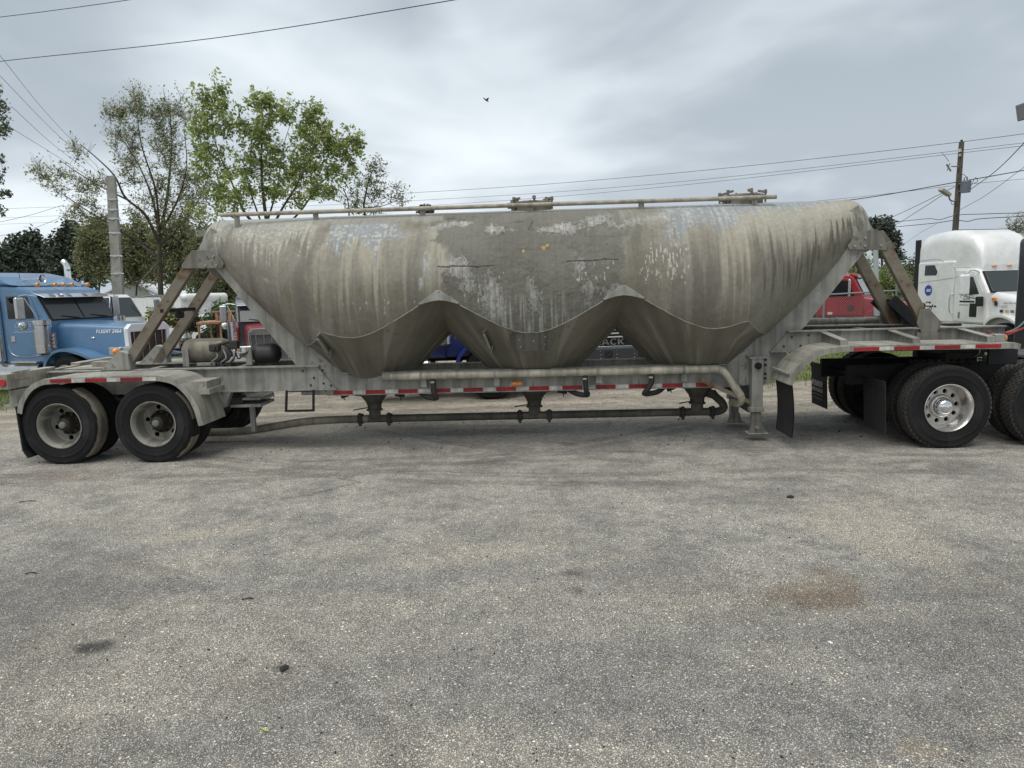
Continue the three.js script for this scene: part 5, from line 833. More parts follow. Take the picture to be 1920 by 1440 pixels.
// white high roof sleeper tractor, right
{
  const C = paint(0.76, 0.77, 0.77, 0.3), t = thing('white_sleeper_truck', 'white aerodynamic sleeper tractor with door lettering behind the front deck', 'truck', [14.11, -0.09, -18.15], -84 * D2R); t.scale.setScalar(0.9);
  // hood: slopes down to the nose
  const secs = []; for (let k = 0; k <= 10; k++) { const u = k / 10, x = lerp(-1.62, 0.35, u), w = lerp(0.92, 0.62, u * u), top = lerp(1.95, 1.35, Math.pow(u, 1.7)), r = 0.2, p = []; p.push([x, 0.85, -w]); for (let q = 0; q <= 5; q++) { const a = q / 5 * Math.PI / 2; p.push([x, top - r + r * Math.sin(a), -w + r - r * Math.cos(a)]); } for (let q = 5; q >= 0; q--) { const a = q / 5 * Math.PI / 2; p.push([x, top - r + r * Math.sin(a), w - r + r * Math.cos(a)]); } p.push([x, 0.85, w]); secs.push(p); }
  mesh('hood', loft(secs).map(g => toCreasedNormals(g.index ? g.toNonIndexed() : g, 0.7)), C, t);
  const cab = mesh('cab', [prism([[-1.6, 0.95], [-1.6, 1.93], [-1.98, 2.56], [-2.15, 2.66], [-3.05, 2.72], [-3.05, 0.95]], -1.05, 1.05, 0.09)], C, t);
  mesh('windshield', [prism([[-1.59, 1.95], [-1.96, 2.56], [-1.935, 2.575], [-1.565, 1.965]], -0.9, 0.9, 0.01)], mat.glass, cab);
  mesh('windshield_seal', [prism([[-1.6, 1.92], [-1.985, 2.58], [-1.965, 2.59], [-1.575, 1.93]], -0.95, 0.95)], mat.black, cab);
  const roof = mesh('roof_fairing', loft([[-4.75, 1.02, 3.8, 0.5], [-4.6, 1.02, 3.9, 0.5], [-3.6, 1.0, 3.94, 0.42], [-3.0, 0.98, 3.9, 0.42], [-2.5, 0.94, 3.72, 0.42], [-2.2, 0.9, 3.4, 0.4], [-2.08, 0.88, 3.0, 0.3], [-2.05, 0.86, 2.78, 0.1]].map(([x, w, top, r]) => { const p = [], bot = 2.6; p.push([x, bot, -w]); for (let q = 0; q <= 8; q++) { const a = q / 8 * Math.PI / 2; p.push([x, top - r + r * Math.sin(a), -w + r * 0.8 - r * 0.8 * Math.cos(a)]); } for (let q = 8; q >= 0; q--) { const a = q / 8 * Math.PI / 2; p.push([x, top - r + r * Math.sin(a), w - r * 0.8 + r * 0.8 * Math.cos(a)]); } p.push([x, bot, w]); return p; })).map(g => toCreasedNormals(g.index ? g.toNonIndexed() : g, 0.9)), C, t);
  const sl = mesh('sleeper', [bx(-4.78, -3.04, 0.95, 2.95, -1.06, 1.06, 0.07)], C, t);
  for (const s of [1, -1]) {
    mesh('panel_seam', [tube([[-4.75, 3.0, s * 1.052], [-3.85, 3.02, s * 1.045], [-3.6, 2.95, s * 1.04], [-3.2, 2.75, s * 1.052], [-2.4, 2.7, s * 1.0]], 0.007, 40, 4), bar([-4.76, 2.25, s * 1.062], [-3.06, 2.4, s * 1.062], 0.006, 0.012), bar([-3.04, 2.4, s * 1.055], [-2.0, 2.62, s * 1.03], 0.006, 0.012)], mat.grey, sl);
    mesh('sleeper_window', [prism([[-4.42, 2.5], [-4.4, 2.84], [-3.95, 2.84], [-3.8, 2.62], [-3.85, 2.5]], s * 1.063 - 0.008, s * 1.063 + 0.008, 0.006)], mat.glassDark, sl);
    mesh('grab_rail', [tube([[-3.02, 1.9, s * 1.06], [-3.05, 1.88, s * 1.12], [-3.05, 1.3, s * 1.12], [-3.0, 1.27, s * 1.06]], 0.015, 24, 6)], mat.chromeDull, sl);
    mesh('side_extender', [bx(-5.05, -4.76, 0.95, 3.72, s * 1.0 - 0.02, s * 0.98 + 0.02, 0.01)], mat.black, t);
    const d = mesh('door', [prism([[-1.78, 1.02], [-1.76, 1.95], [-2.12, 2.5], [-2.82, 2.52], [-2.84, 1.1], [-2.76, 1.02]], s * 1.052 - 0.008, s * 1.052 + 0.01, 0.006)], C, cab);
    mesh('window', [prism([[-1.92, 1.9], [-2.2, 2.42], [-2.74, 2.44], [-2.74, 1.98], [-2.3, 1.86]], s * 1.068 - 0.005, s * 1.068 + 0.005)], mat.glassDark, d);
    mesh('lower_window', [bx(-2.28, -1.98, 1.18, 1.6, s * 1.065 - 0.006, s * 1.065 + 0.006, 0.005)], mat.glassDark, d);
    mesh('handle', [bx(-2.76, -2.68, 1.12, 1.32, s * 1.065 - 0.01, s * 1.065 + 0.012, 0.008)], mat.grey, d);
    const m = mesh('mirror', [bx(-1.98, -1.82, 1.86, 2.5, s * 1.58 - 0.15, s * 1.58 + 0.15, 0.07)], C, t);
    mesh('mirror_arm', [tube([[-2.0, 2.55, s * 1.02], [-1.95, 2.62, s * 1.3], [-1.92, 2.5, s * 1.58]], 0.02, 16, 6), tube([[-1.85, 1.75, s * 1.05], [-1.9, 1.78, s * 1.3], [-1.92, 1.88, s * 1.56]], 0.02, 16, 6)], mat.chromeDull, m);
    mesh('down_mirror', [bx(-1.78, -1.66, 1.52, 1.82, s * 1.2 - 0.1, s * 1.2 + 0.1, 0.03)], mat.black, t);
    mesh('turn_lamp', [bx(-1.52, -1.38, 1.68, 1.78, s * 0.94 - 0.02, s * 0.94 + 0.03, 0.01)], mat.amber, t);
    const f = mesh('fender_mirror', [rod([-0.2, 0.95, s * 1.02], [-0.25, 1.78, s * 1.06], 0.013), rod([-0.25, 1.78, s * 1.06], [-0.5, 1.4, s * 0.9], 0.01), at(new THREE.SphereGeometry(0.15, 18, 12), 0, 0, 0).scale(0.4, 1, 1).translate(-0.3, 1.84, s * 1.06)], mat.chromeDull, t);
    sweptFender(t, [[-1.72, 0.7], [-1.55, 1.05], [-1.3, 1.22], [-0.95, 1.28], [-0.6, 1.2], [-0.3, 1.05], [0.0, 0.92], [0.35, 0.85]], s * 0.55, s * 1.13, C);
    truckWheel(t, -0.95, s * 1.08, false);
    for (const x of [-5.9, -7.2]) truckWheel(t, x, s * 1.2, true);
    mesh('frame_rail', [bx(-8, 0.2, 0.72, 0.98, s * 0.43 - 0.04, s * 0.43 + 0.04)], mat.blackIron, t);
    mesh('side_skirt', [bx(-4.7, -1.75, 0.4, 0.95, s * 1.03 - 0.02, s * 1.03 + 0.02, 0.01)], C, t);
  }
  for (const z of [-0.5, 0, 0.5]) mesh('roof_lamp', [at(new THREE.SphereGeometry(0.06, 12, 8), 0, 0, 0).scale(1.2, 0.5, 1.6).translate(-2.06, 2.74, z)], mat.amber, cab);
  decal(sl, 'gear_emblem', 0.42, 0.42, (g, w) => { g.translate(w / 2, w / 2); g.fillStyle = '#22409a'; g.beginPath(); for (let k = 0; k < 48; k++) { const r = w * (k % 2 ? 0.47 : 0.4); g.lineTo(r * Math.cos(k * Math.PI / 24), r * Math.sin(k * Math.PI / 24)); } g.fill(); g.fillStyle = '#fff'; g.font = 'italic bold ' + w * 0.3 + 'px sans-serif'; g.textAlign = 'center'; g.fillText('ASE', 0, w * 0.1); }, [-4.2, 2.0, 1.063]);
  decal(sl, 'truck_emblem', 0.85, 0.42, (g, w, h) => { g.fillStyle = g.strokeStyle = '#1c2430'; for (const [x, y, a, b] of [[0.08, 0.3, 0.16, 0.06], [0.2, 0.35, 0.12, 0.3], [0.34, 0.2, 0.1, 0.12], [0.48, 0.2, 0.14, 0.14], [0.3, 0.52, 0.4, 0.1], [0.7, 0.42, 0.06, 0.22], [0.8, 0.5, 0.14, 0.14]]) g.fillRect(x * w, y * h, a * w, b * h); for (const x of [0.25, 0.62]) { g.beginPath(); g.arc(x * w, h * 0.76, h * 0.16, 0, 7); g.fill(); g.fillStyle = '#c9cccf'; g.beginPath(); g.arc(x * w, h * 0.76, h * 0.08, 0, 7); g.fill(); g.fillStyle = '#1c2430'; } }, [-4.15, 1.5, 1.063]);
  decal(cab, 'door_lettering', 0.78, 0.44, (g, w, h) => { g.fillStyle = '#20262c'; g.strokeStyle = '#20262c'; g.lineWidth = w * 0.015; g.beginPath(); g.ellipse(w * 0.46, h * 0.3, w * 0.36, h * 0.24, 0, Math.PI, 0); g.stroke(); g.font = 'italic bold ' + h * 0.38 + 'px sans-serif'; g.strokeText('CFA', w * 0.24, h * 0.44); g.fillRect(w * 0.06, h * 0.5, w * 0.82, h * 0.13); g.fillStyle = '#7a828a'; g.fillRect(w * 0.06, h * 0.78, w * 0.52, h * 0.06); }, [-2.38, 1.68, 1.0635]);
  decal(t, 'hood_lettering', 0.95, 0.42, (g, w, h) => { g.fillStyle = '#2a3038'; g.font = 'bold ' + h * 0.16 + 'px sans-serif'; g.fillText('CALL TOLL FREE', w * 0.34, h * 0.26); g.strokeStyle = '#20262c'; g.lineWidth = 2; g.font = 'bold ' + h * 0.27 + 'px sans-serif'; g.strokeText('1-800-', w * 0.18, h * 0.55); g.fillRect(0, h * 0.1, w * 0.12, h * 0.3); g.fillRect(w * 0.22, h * 0.68, w * 0.13, h * 0.2); g.fillStyle = '#b79a55'; g.fillRect(w * 0.42, h * 0.68, w * 0.14, h * 0.2); g.fillStyle = '#667'; g.fillRect(w * 0.62, h * 0.68, w * 0.13, h * 0.2); }, [-0.95, 1.5, 0.925], 0.05);
  mesh('bumper', [bx(0.2, 0.45, 0.4, 0.85, -1.1, 1.1, 0.06)], C, t);
}
// red day cab behind the chain link fence
{
  const p = sight(1660, 600, 30.5), y = hgt(p.x, p.z), C = paint(0.3, 0.012, 0.02, 0.35);
  const t = thing('red_day_cab_truck', 'red day cab truck parked behind the chain link fence', 'truck', [p.x, y, p.z], -34 * D2R); 
  const cab = mesh('cab', [prism([[-0.75, 0.75], [-0.75, 1.68], [-1.12, 2.42], [-1.3, 2.56], [-1.7, 2.62], [-2.55, 2.6], [-2.62, 2.5], [-2.62, 0.75]], -1.02, 1.02, 0.08)], C, t);
  mesh('visor', [prism([[-1.18, 2.46], [-0.98, 2.42], [-1.0, 2.5], [-1.3, 2.6]], -0.95, 0.95, 0.01)], C, cab);
  mesh('windshield', [prism([[-0.74, 1.7], [-1.1, 2.42], [-1.08, 2.43], [-0.72, 1.71]], -0.88, 0.88, 0.004)], mat.glass, cab);
  mesh('hood', hoodShape(0.9, 0.55, 1.3, -0.75, 0.85, 1.62, 0.6), C, t);
  for (const s of [1, -1]) {
    const d = mesh('door', [prism([[-0.95, 0.85], [-0.95, 1.7], [-1.3, 2.4], [-2.3, 2.42], [-2.32, 0.85]], s * 1.025 - 0.012, s * 1.025 + 0.012, 0.008)], C, cab);
    mesh('window', [prism([[-1.08, 1.66], [-1.38, 2.3], [-2.2, 2.32], [-2.2, 1.62]], s * 1.04 - 0.006, s * 1.04 + 0.006)], mat.glassDark, d);
    const m = mesh('mirror', [bx(-1.3, -1.2, 1.62, 2.35, s * 1.3 - 0.1, s * 1.3 + 0.1, 0.04)], mat.chromeDull, t); mesh('mirror_arm', [rod([-1.25, 2.38, s * 1.0], [-1.25, 2.38, s * 1.3], 0.015), rod([-1.25, 1.58, s * 1.0], [-1.25, 1.58, s * 1.3], 0.015)], mat.chromeDull, m);
    mesh('exhaust_stack', [rod([-2.85, 0.8, s * 0.9], [-2.85, 2.3, s * 0.9], 0.13, 0.13, 18), rod([-2.85, 2.3, s * 0.9], [-2.85, 2.9, s * 0.9], 0.06, 0.06)], mat.grey, t);
    truckWheel(t, 0.1, s * 1.05, false); truckWheel(t, -4.2, s * 1.15, true); truckWheel(t, -5.5, s * 1.15, true); mesh('frame_rail', [bx(-6.2, 0.6, 0.7, 0.95, s * 0.42 - 0.04, s * 0.42 + 0.04)], mat.blackIron, t);
    mesh('fender', [prism([[-0.7, 0.55], [-0.6, 0.95], [-0.2, 1.18], [0.3, 1.15], [0.75, 0.95], [0.9, 0.7], [0.7, 0.6], [0.5, 0.95], [0.1, 1.06], [-0.3, 0.95], [-0.5, 0.55]], s * 0.95 - 0.18, s * 0.95 + 0.18, 0.03)], C, t);
  }
  decal(cab, 'door_lettering', 1.2, 0.9, (g, w, h) => { g.strokeStyle = '#8a3a44'; g.lineWidth = w * 0.02; squiggle(g, w * 0.05, h * 0.15, w * 0.8, h * 0.3, 8, 9); g.fillStyle = '#3a2428'; g.beginPath(); g.arc(w * 0.84, h * 0.58, w * 0.12, 0, 7); g.fill(); g.fillStyle = '#d6b9bb'; g.fillRect(w * 0.08, h * 0.75, w * 0.16, h * 0.12); }, [-1.62, 1.2, 1.0385]);
}
// white cab behind the blue truck, white box body, white medium truck, forklift
{
  const W = paint(0.72, 0.73, 0.73, 0.35);
  let p = sight(222, 600, 21.5);
  let t = thing('white_cab_truck', 'white truck cab showing between the blue hood and the box body', 'truck', [p.x, hgt(p.x, p.z), p.z], -20 * D2R);
  const c = mesh('cab', [prism([[0, 0.8], [0, 1.6], [-0.42, 2.2], [-0.6, 2.3], [-1.9, 2.32], [-1.9, 0.8]], -0.98, 0.98, 0.07)], W, t); mesh('windshield', [prism([[0.01, 1.62], [-0.4, 2.2], [-0.38, 2.21], [0.03, 1.63]], -0.85, 0.85)], mat.glass, c);
  mesh('hood', [bx(-0.1, 1.1, 0.7, 1.45, -0.75, 0.75, 0.1)], W, t);
  for (const s of [1, -1]) { mesh('window', [prism([[-0.25, 1.62], [-0.55, 2.15], [-1.2, 2.15], [-1.2, 1.62]], s * 0.985 - 0.006, s * 0.985 + 0.006)], mat.glassDark, c); const m = mesh('mirror', [bx(0.15, 0.25, 1.62, 2.12, s * 1.3 - 0.09, s * 1.3 + 0.09, 0.03)], mat.grey, t); mesh('mirror_arm', [tube([[-0.1, 2.2, s * 0.95], [0.1, 2.24, s * 1.2], [0.25, 2.2, s * 1.42], [0.28, 1.9, s * 1.48], [0.25, 1.5, s * 1.42]], 0.02, 20, 6)], mat.grey, m); truckWheel(t, 0.5, s * 1.0, false); truckWheel(t, -3.4, s * 1.1, true); mesh('frame_rail', [bx(-4.4, 0.9, 0.65, 0.85, s * 0.4 - 0.04, s * 0.4 + 0.04)], mat.blackIron, t); }
  p = sight(326, 600, 30);
  t = thing('box_truck', 'white box truck body behind the rear struts', 'box truck', [p.x, hgt(p.x, p.z), p.z], -30 * D2R);
  const bW = M([0.8, 0.81, 0.82], 0.5, 0, { map: T.paint }), bw = mesh('box_body', [bx(-8.2, 0.55, 0.75, 2.58, -2.35, 0, 0.06)], bW, t);
  mesh('roof_rail', [bx(-8.22, 0.5, 2.56, 2.62, -0.03, 0.025), bx(-8.22, 0.5, 0.7, 0.8, -0.03, 0.025)], mat.grey, bw); mesh('wind_cap', [at(new THREE.CapsuleGeometry(0.16, 1.9, 8, 16), 0.58, 2.48, -1.17, Math.PI / 2)], bW, bw);
  for (let k = 0; k < 14; k++) mesh('side_rib', [bx(-8.0 + k * 0.6, -7.985 + k * 0.6, 0.85, 2.52, 0.0, 0.008)], bW, bw);
  mesh('cab', [prism([[0.7, 0.4], [2.4, 0.4], [2.4, 0.95], [1.75, 1.05], [1.3, 1.7], [0.7, 1.75]], -2.1, -0.25, 0.06)], bW, t);
  mesh('windshield', [prism([[1.72, 1.08], [1.32, 1.66], [1.35, 1.67], [1.75, 1.09]], -2.0, -0.35)], mat.glass, t);
  for (const z of [-0.1, -2.25]) { truckWheel(t, 1.7, z > -1 ? -0.25 : -2.1, false); const w = truckWheel(t, -6, z, true); if (z < -1) w.rotation.y = Math.PI; }
  // white medium truck
  p = sight(352, 640, 33); t = thing('white_medium_truck', 'white medium duty truck behind the air tanks and the forklift', 'truck', [p.x, hgt(p.x, p.z) - 0.5, p.z], 215 * D2R);
  { const cb = mesh('cab', [prism([[0, 0.7], [0, 1.6], [-0.35, 2.2], [-0.5, 2.3], [-1.8, 2.32], [-1.8, 0.7]], -1.0, 1.0, 0.07)], W, t); mesh('windshield', [prism([[0.01, 1.6], [-0.33, 2.2], [-0.31, 2.21], [0.03, 1.61]], -0.88, 0.88)], mat.glass, cb); mesh('hood', [bx(-0.1, 1.2, 0.7, 1.5, -0.85, 0.85, 0.12)], W, t); mesh('bumper', [bx(1.2, 1.35, 0.4, 0.75, -1.1, 1.1, 0.04)], mat.chromeDull, t);
    for (const s of [1, -1]) { mesh('window', [prism([[-0.25, 1.6], [-0.5, 2.15], [-1.2, 2.15], [-1.2, 1.6]], s * 1.005 - 0.006, s * 1.005 + 0.006)], mat.glassDark, cb); truckWheel(t, 0.5, s * 1.0, false); truckWheel(t, -3.4, s * 1.1, true); mesh('headlamp', [bx(1.19, 1.215, 0.95, 1.15, s * 0.65 - 0.15, s * 0.65 + 0.15, 0.01)], mat.chrome, t); mesh('frame_rail', [bx(-4.2, 0.9, 0.65, 0.85, s * 0.4 - 0.04, s * 0.4 + 0.04)], mat.blackIron, t); } }
  // forklift: rusty mast and overhead guard
  p = sight(410, 640, 21); t = thing('forklift', 'rusty orange forklift with raised mast behind the trailer', 'forklift', [p.x, hgt(p.x, p.z), p.z], 8 * D2R);
  const mast = grp('mast', t); for (const x of [0.05, 0.42]) mesh('upright', [bx(x - 0.06, x + 0.02, 0.15, 1.72, 0.05, 0.13, 0.004), bx(x + 0.03, x + 0.08, 0.15, 1.6, 0.04, 0.12, 0.004)], mat.rustBrown, mast);
  mesh('crossbar', [bx(-0.1, 0.55, 1.68, 1.73, 0.0, 0.14, 0.005)], mat.rustBrown, mast); mesh('crossbar', [bx(-0.02, 0.5, 0.72, 0.78, 0.0, 0.1, 0.005)], mat.rustBrown, mast); mesh('lift_cylinder', [rod([0.24, 0.2, 0.1], [0.24, 1.55, 0.1], 0.035)], mat.steelDark, mast);
  const guard = grp('overhead_guard', t); mesh('roof_frame', [bx(-0.38, 0.3, 1.36, 1.44, -0.6, 0.75, 0.02)], mat.rustBrown, guard); for (const x of [-0.33, 0.26]) for (const z of [-0.55, 0.7]) mesh('post', [bar([x, 0.6, z], [x, 1.37, z], 0.05, 0.05)], mat.rustBrown, guard);
  mesh('body', [bx(-0.55, 0.5, 0.25, 0.75, -0.9, 0.7, 0.08)], mat.steelDark, t); mesh('seat', [bx(-0.2, 0.2, 0.75, 0.85, -0.3, 0.2, 0.04), bx(-0.2, 0.2, 0.8, 1.1, -0.35, -0.25, 0.04)], mat.black, t); mesh('counterweight', [bx(-0.5, 0.45, 0.25, 0.8, -1.3, -0.9, 0.1)], mat.rustBrown, t);
  for (const [x, z] of [[-0.5, 0.55], [0.5, 0.55], [-0.5, -0.8], [0.5, -0.8]]) mesh('wheel', [rod([x - 0.1, 0.27, z], [x + 0.1, 0.27, z], 0.27, 0.27, 20)], mat.rubber, t);
}
// ---------------------------------------------------------------- poles, wires, fence
{
  // concrete pole, left
  const d = 24, top = sight(207, 330, d), bot = sight(222, 556, d), y0 = hgt(bot.x, bot.z), dir = top.clone().sub(bot), base = bot.clone().addScaledVector(dir, (y0 - bot.y) / dir.y);
  const t = thing('concrete_pole', 'square grey concrete pole with metal bands, cut off at the top', 'pole', [base.x, y0, base.z], 0.25);
  const tl = top.clone().sub(base), tw = 0.12, bw = 0.17, S = (y, w) => { const k = y / tl.y, x = tl.x * k; return [[x - w, y, w], [x + w, y, w], [x + w, y, -w], [x - w, y, -w]]; };
  mesh('shaft', loft([S(-0.3, bw), S(tl.y, tw)]).map(g => toCreasedNormals(g.index ? g.toNonIndexed() : g, 0.3)), mat.concrete, t);
  for (const py of [374, 393, 410, 437, 480, 513]) { const y = sight(212, py, d).y - y0, w = lerp(bw, tw, y / tl.y) + 0.012, x = tl.x * y / tl.y; mesh('band', [bx(x - w, x + w, y - 0.02, y + 0.02, -w, w)], mat.chromeDull, t); mesh('clip', [bx(x - 0.06, x + 0.06, y - 0.045, y - 0.025, w, w + 0.03)], mat.white, t); }
  for (let k = 0; k < 4; k++) { const y = tl.y - 0.15 - k * 0.13; mesh('hook', [rod([tl.x - tw, y, 0.05], [tl.x - tw - 0.06, y, 0.05], 0.02)], mat.grey, t); }
}
const wires = 'overhead wires';
function wire(label, pts, r = 0.014, group = wires) { // pts: [px, py, depth]
  const P = pts.map(p => sight(...p)), mid = P[0].clone();
  const o = new THREE.Mesh(merge([tube(P.map(p => p.clone().sub(mid)), r * 0.7, pts.length * 12, 5)]), mat.wire); o.position.copy(mid); o.name = numbered('wire'); o.castShadow = true; scene.add(o); tag(o, label, 'wire', group);
}
{
  const d = 31, topP = sight(1803, 266, d), low = sight(1791, 432, d), dir = topP.clone().sub(low), y0 = hgt(low.x, low.z), base = low.clone().addScaledVector(dir, (y0 - low.y) / dir.y);
  const t = thing('utility_pole', 'wooden utility pole with transformer and street light above the white truck', 'utility pole', [base.x, y0, base.z]);
  const L = (px, py, dd = d) => sight(px, py, dd).sub(base.clone().setY(y0)).toArray();
  mesh('shaft', [rod([0, -0.4, 0], L(1803, 266), 0.15, 0.1, 14)], mat.wood, t);
  mesh('top_insulator', [rod(L(1803, 269), L(1803, 262), 0.06, 0.04)], mat.black, t);
  mesh('insulator', [rod(L(1800, 285, d - 0.12), L(1800, 279, d - 0.12), 0.08, 0.05), rod(L(1800, 293, d - 0.12), L(1800, 288, d - 0.12), 0.05, 0.05)], mat.white, t);
  mesh('transformer', [rod(L(1810, 361, d - 0.3), L(1811, 341, d - 0.3), 0.19, 0.2, 20), rod(L(1811, 341, d - 0.3), L(1811, 339, d - 0.3), 0.21, 0.18, 20), rod(L(1808, 340, d - 0.3), L(1808, 333, d - 0.3), 0.03, 0.02), rod(L(1814, 340, d - 0.3), L(1813, 331, d - 0.3), 0.03, 0.02), bar(L(1797, 345, d - 0.1), L(1806, 345, d - 0.2), 0.05, 0.05), bar(L(1797, 359, d - 0.1), L(1806, 359, d - 0.2), 0.05, 0.05)], M([0.13, 0.15, 0.18], 0.5), t);
  mesh('cutout_fuse', [rod(L(1775, 308, d - 0.2), L(1783, 321, d - 0.2), 0.04, 0.03), rod(L(1776, 320, d - 0.2), L(1781, 306, d - 0.2), 0.02, 0.02), rod(L(1784, 312, d - 0.2), L(1797, 312, d - 0.1), 0.025), tube([L(1766, 287, d - 0.2), L(1772, 293, d - 0.2), L(1779, 303, d - 0.2)], 0.012, 12, 5)], mat.grey, t);
  const arm = mesh('lamp_arm', [tube([L(1793, 376), L(1785, 377, d - 0.4), L(1780, 372, d - 0.7), L(1779, 366, d - 0.8)], 0.03, 20, 8)], mat.grey, t);
  mesh('lamp_head', [bar(L(1780, 366, d - 0.8), L(1763, 354, d - 1.0), 0.24, 0.16, 0.05)], M([0.4, 0.38, 0.34], 0.6), arm);
  mesh('jumper_wire', [tube([L(1797, 325), L(1808, 328, d - 0.2), L(1812, 334, d - 0.3)], 0.012, 12, 5), tube([L(1821, 348, d - 0.3), L(1829, 333, d - 0.3), L(1833, 340, d - 0.3), L(1826, 344, d - 0.3)], 0.012, 20, 5), tube([L(1783, 379), L(1786, 384, d - 0.2), L(1790, 380, d - 0.1)], 0.012, 12, 5)], mat.wire, t);
}
wire('thin top conductor running right to the utility pole head', [[-300, 402, 70], [780, 361, 48], [1250, 326, 38], [1803, 266, 31], [2000, 240, 29]], 0.016);
wire('upper of the two paired conductors left of the pole', [[-300, 420, 70], [760, 377, 48], [1250, 343, 38], [1800, 282, 31], [2000, 258, 29]], 0.013);
wire('lower of the two paired conductors left of the pole', [[-300, 432, 70], [760, 388, 48], [1250, 350, 38], [1800, 287, 31], [2000, 264, 29]], 0.013);
wire('thick black cable crossing the pole at the transformer', [[1180, 405, 36], [1570, 378, 32], [1797, 341, 30.8], [2000, 305, 28]], 0.028);
wire('thin cable just under the thick black cable', [[1500, 380, 34], [1640, 366, 32], [1790, 348, 30.8], [2000, 328, 29]], 0.011);
wire('service wire falling left from the pole above the street light', [[1600, 432, 52], [1660, 412, 45], [1720, 385, 38], [1790, 350, 31]], 0.02);
wire('service wire falling left from the street light head', [[1600, 458, 52], [1672, 425, 45], [1725, 393, 38], [1768, 365, 31.5]], 0.02);
wire('cable rising steeply to the right edge beside the transformer', [[1820, 355, 31], [1870, 318, 26], [1922, 266, 22], [1990, 190, 18]], 0.02);
wire('thin guy rising to the right from low on the pole', [[1797, 395, 31], [1850, 365, 27], [1922, 312, 23], [2000, 255, 20]], 0.012);
wire('upper telephone cable low on the utility pole', [[1560, 424, 45], [1660, 418, 38], [1745, 410, 33], [1762, 412, 32], [1790, 404, 31], [1850, 401, 29], [2000, 397, 26]], 0.02);
wire('lower telephone cable with a slack loop by the pole', [[1560, 436, 45], [1672, 426, 38], [1755, 418, 33], [1795, 413, 31], [1812, 415, 30.5], [1840, 410, 29], [2000, 402, 26]], 0.022);
wire('drop wire running down left from the telephone cable', [[1690, 462, 45], [1720, 440, 40], [1757, 419, 33]], 0.01);
wire('cable right of the pole just above the white roof', [[1796, 431, 31], [1850, 430, 29], [2000, 428, 25]], 0.018);
wire('long black wire across the upper left sky', [[-1500, 250, 36], [-200, 140, 22], [0, 115, 20], [420, 69, 17], [850, 0, 14.5], [1100, -45, 13], [2600, -420, 9]], 0.013);
wire('short black wire in the top left corner', [[-1500, 170, 36], [-200, 52, 22], [0, 32, 20], [240, 0, 18], [500, -42, 16], [2200, -420, 10]], 0.012);
for (const [k, l] of [[0, 'highest of the four wires rising left from the concrete pole'], [1, 'second of the four wires rising left from the concrete pole'], [2, 'third of the four wires rising left from the concrete pole'], [3, 'lowest of the four wires rising left from the concrete pole']])
  wire(l, [[[0, 104], [0, 142], [22, 200], [18, 238]][k].concat(14), [[90, 215], [95, 240], [105, 275], [110, 295]][k].concat(18.5), [[204, 335 + k * 7, 23.85]][0]], 0.006);
wire('upper faint wire at the left behind the pine tops', [[-60, 428, 60], [50, 405, 60], [120, 384, 60]], 0.022);
wire('lower faint wire at the left behind the pine tops', [[-60, 452, 60], [50, 432, 60], [110, 410, 60]], 0.022);
// flood light at the right edge on its own pole
{
  const p = sight(1990, 420, 16), h = sight(1921, 208, 16), t = thing('flood_light', 'grey flood light head cut by the right edge of the picture', 'flood light', [p.x, 0, p.z]);
  const y = h.y, dx = h.x - p.x; mesh('pole', [rod([0, 0, 0], [0, y + 0.1, 0], 0.07, 0.06, 14)], mat.grey, t); mesh('arm', [rod([0, y, 0], [dx + 0.1, y, 0], 0.03)], mat.grey, t);
  mesh('housing', [bar([dx + 0.05, y - 0.17, 0], [dx - 0.02, y + 0.17, 0], 0.4, 0.12, 0.02)], mat.grey, t); mesh('lens', [bar([dx + 0.115, y - 0.13, 0.0], [dx + 0.06, y + 0.13, 0], 0.34, 0.02, 0.004)], M([0.4, 0.38, 0.33], 0.3), t);
}
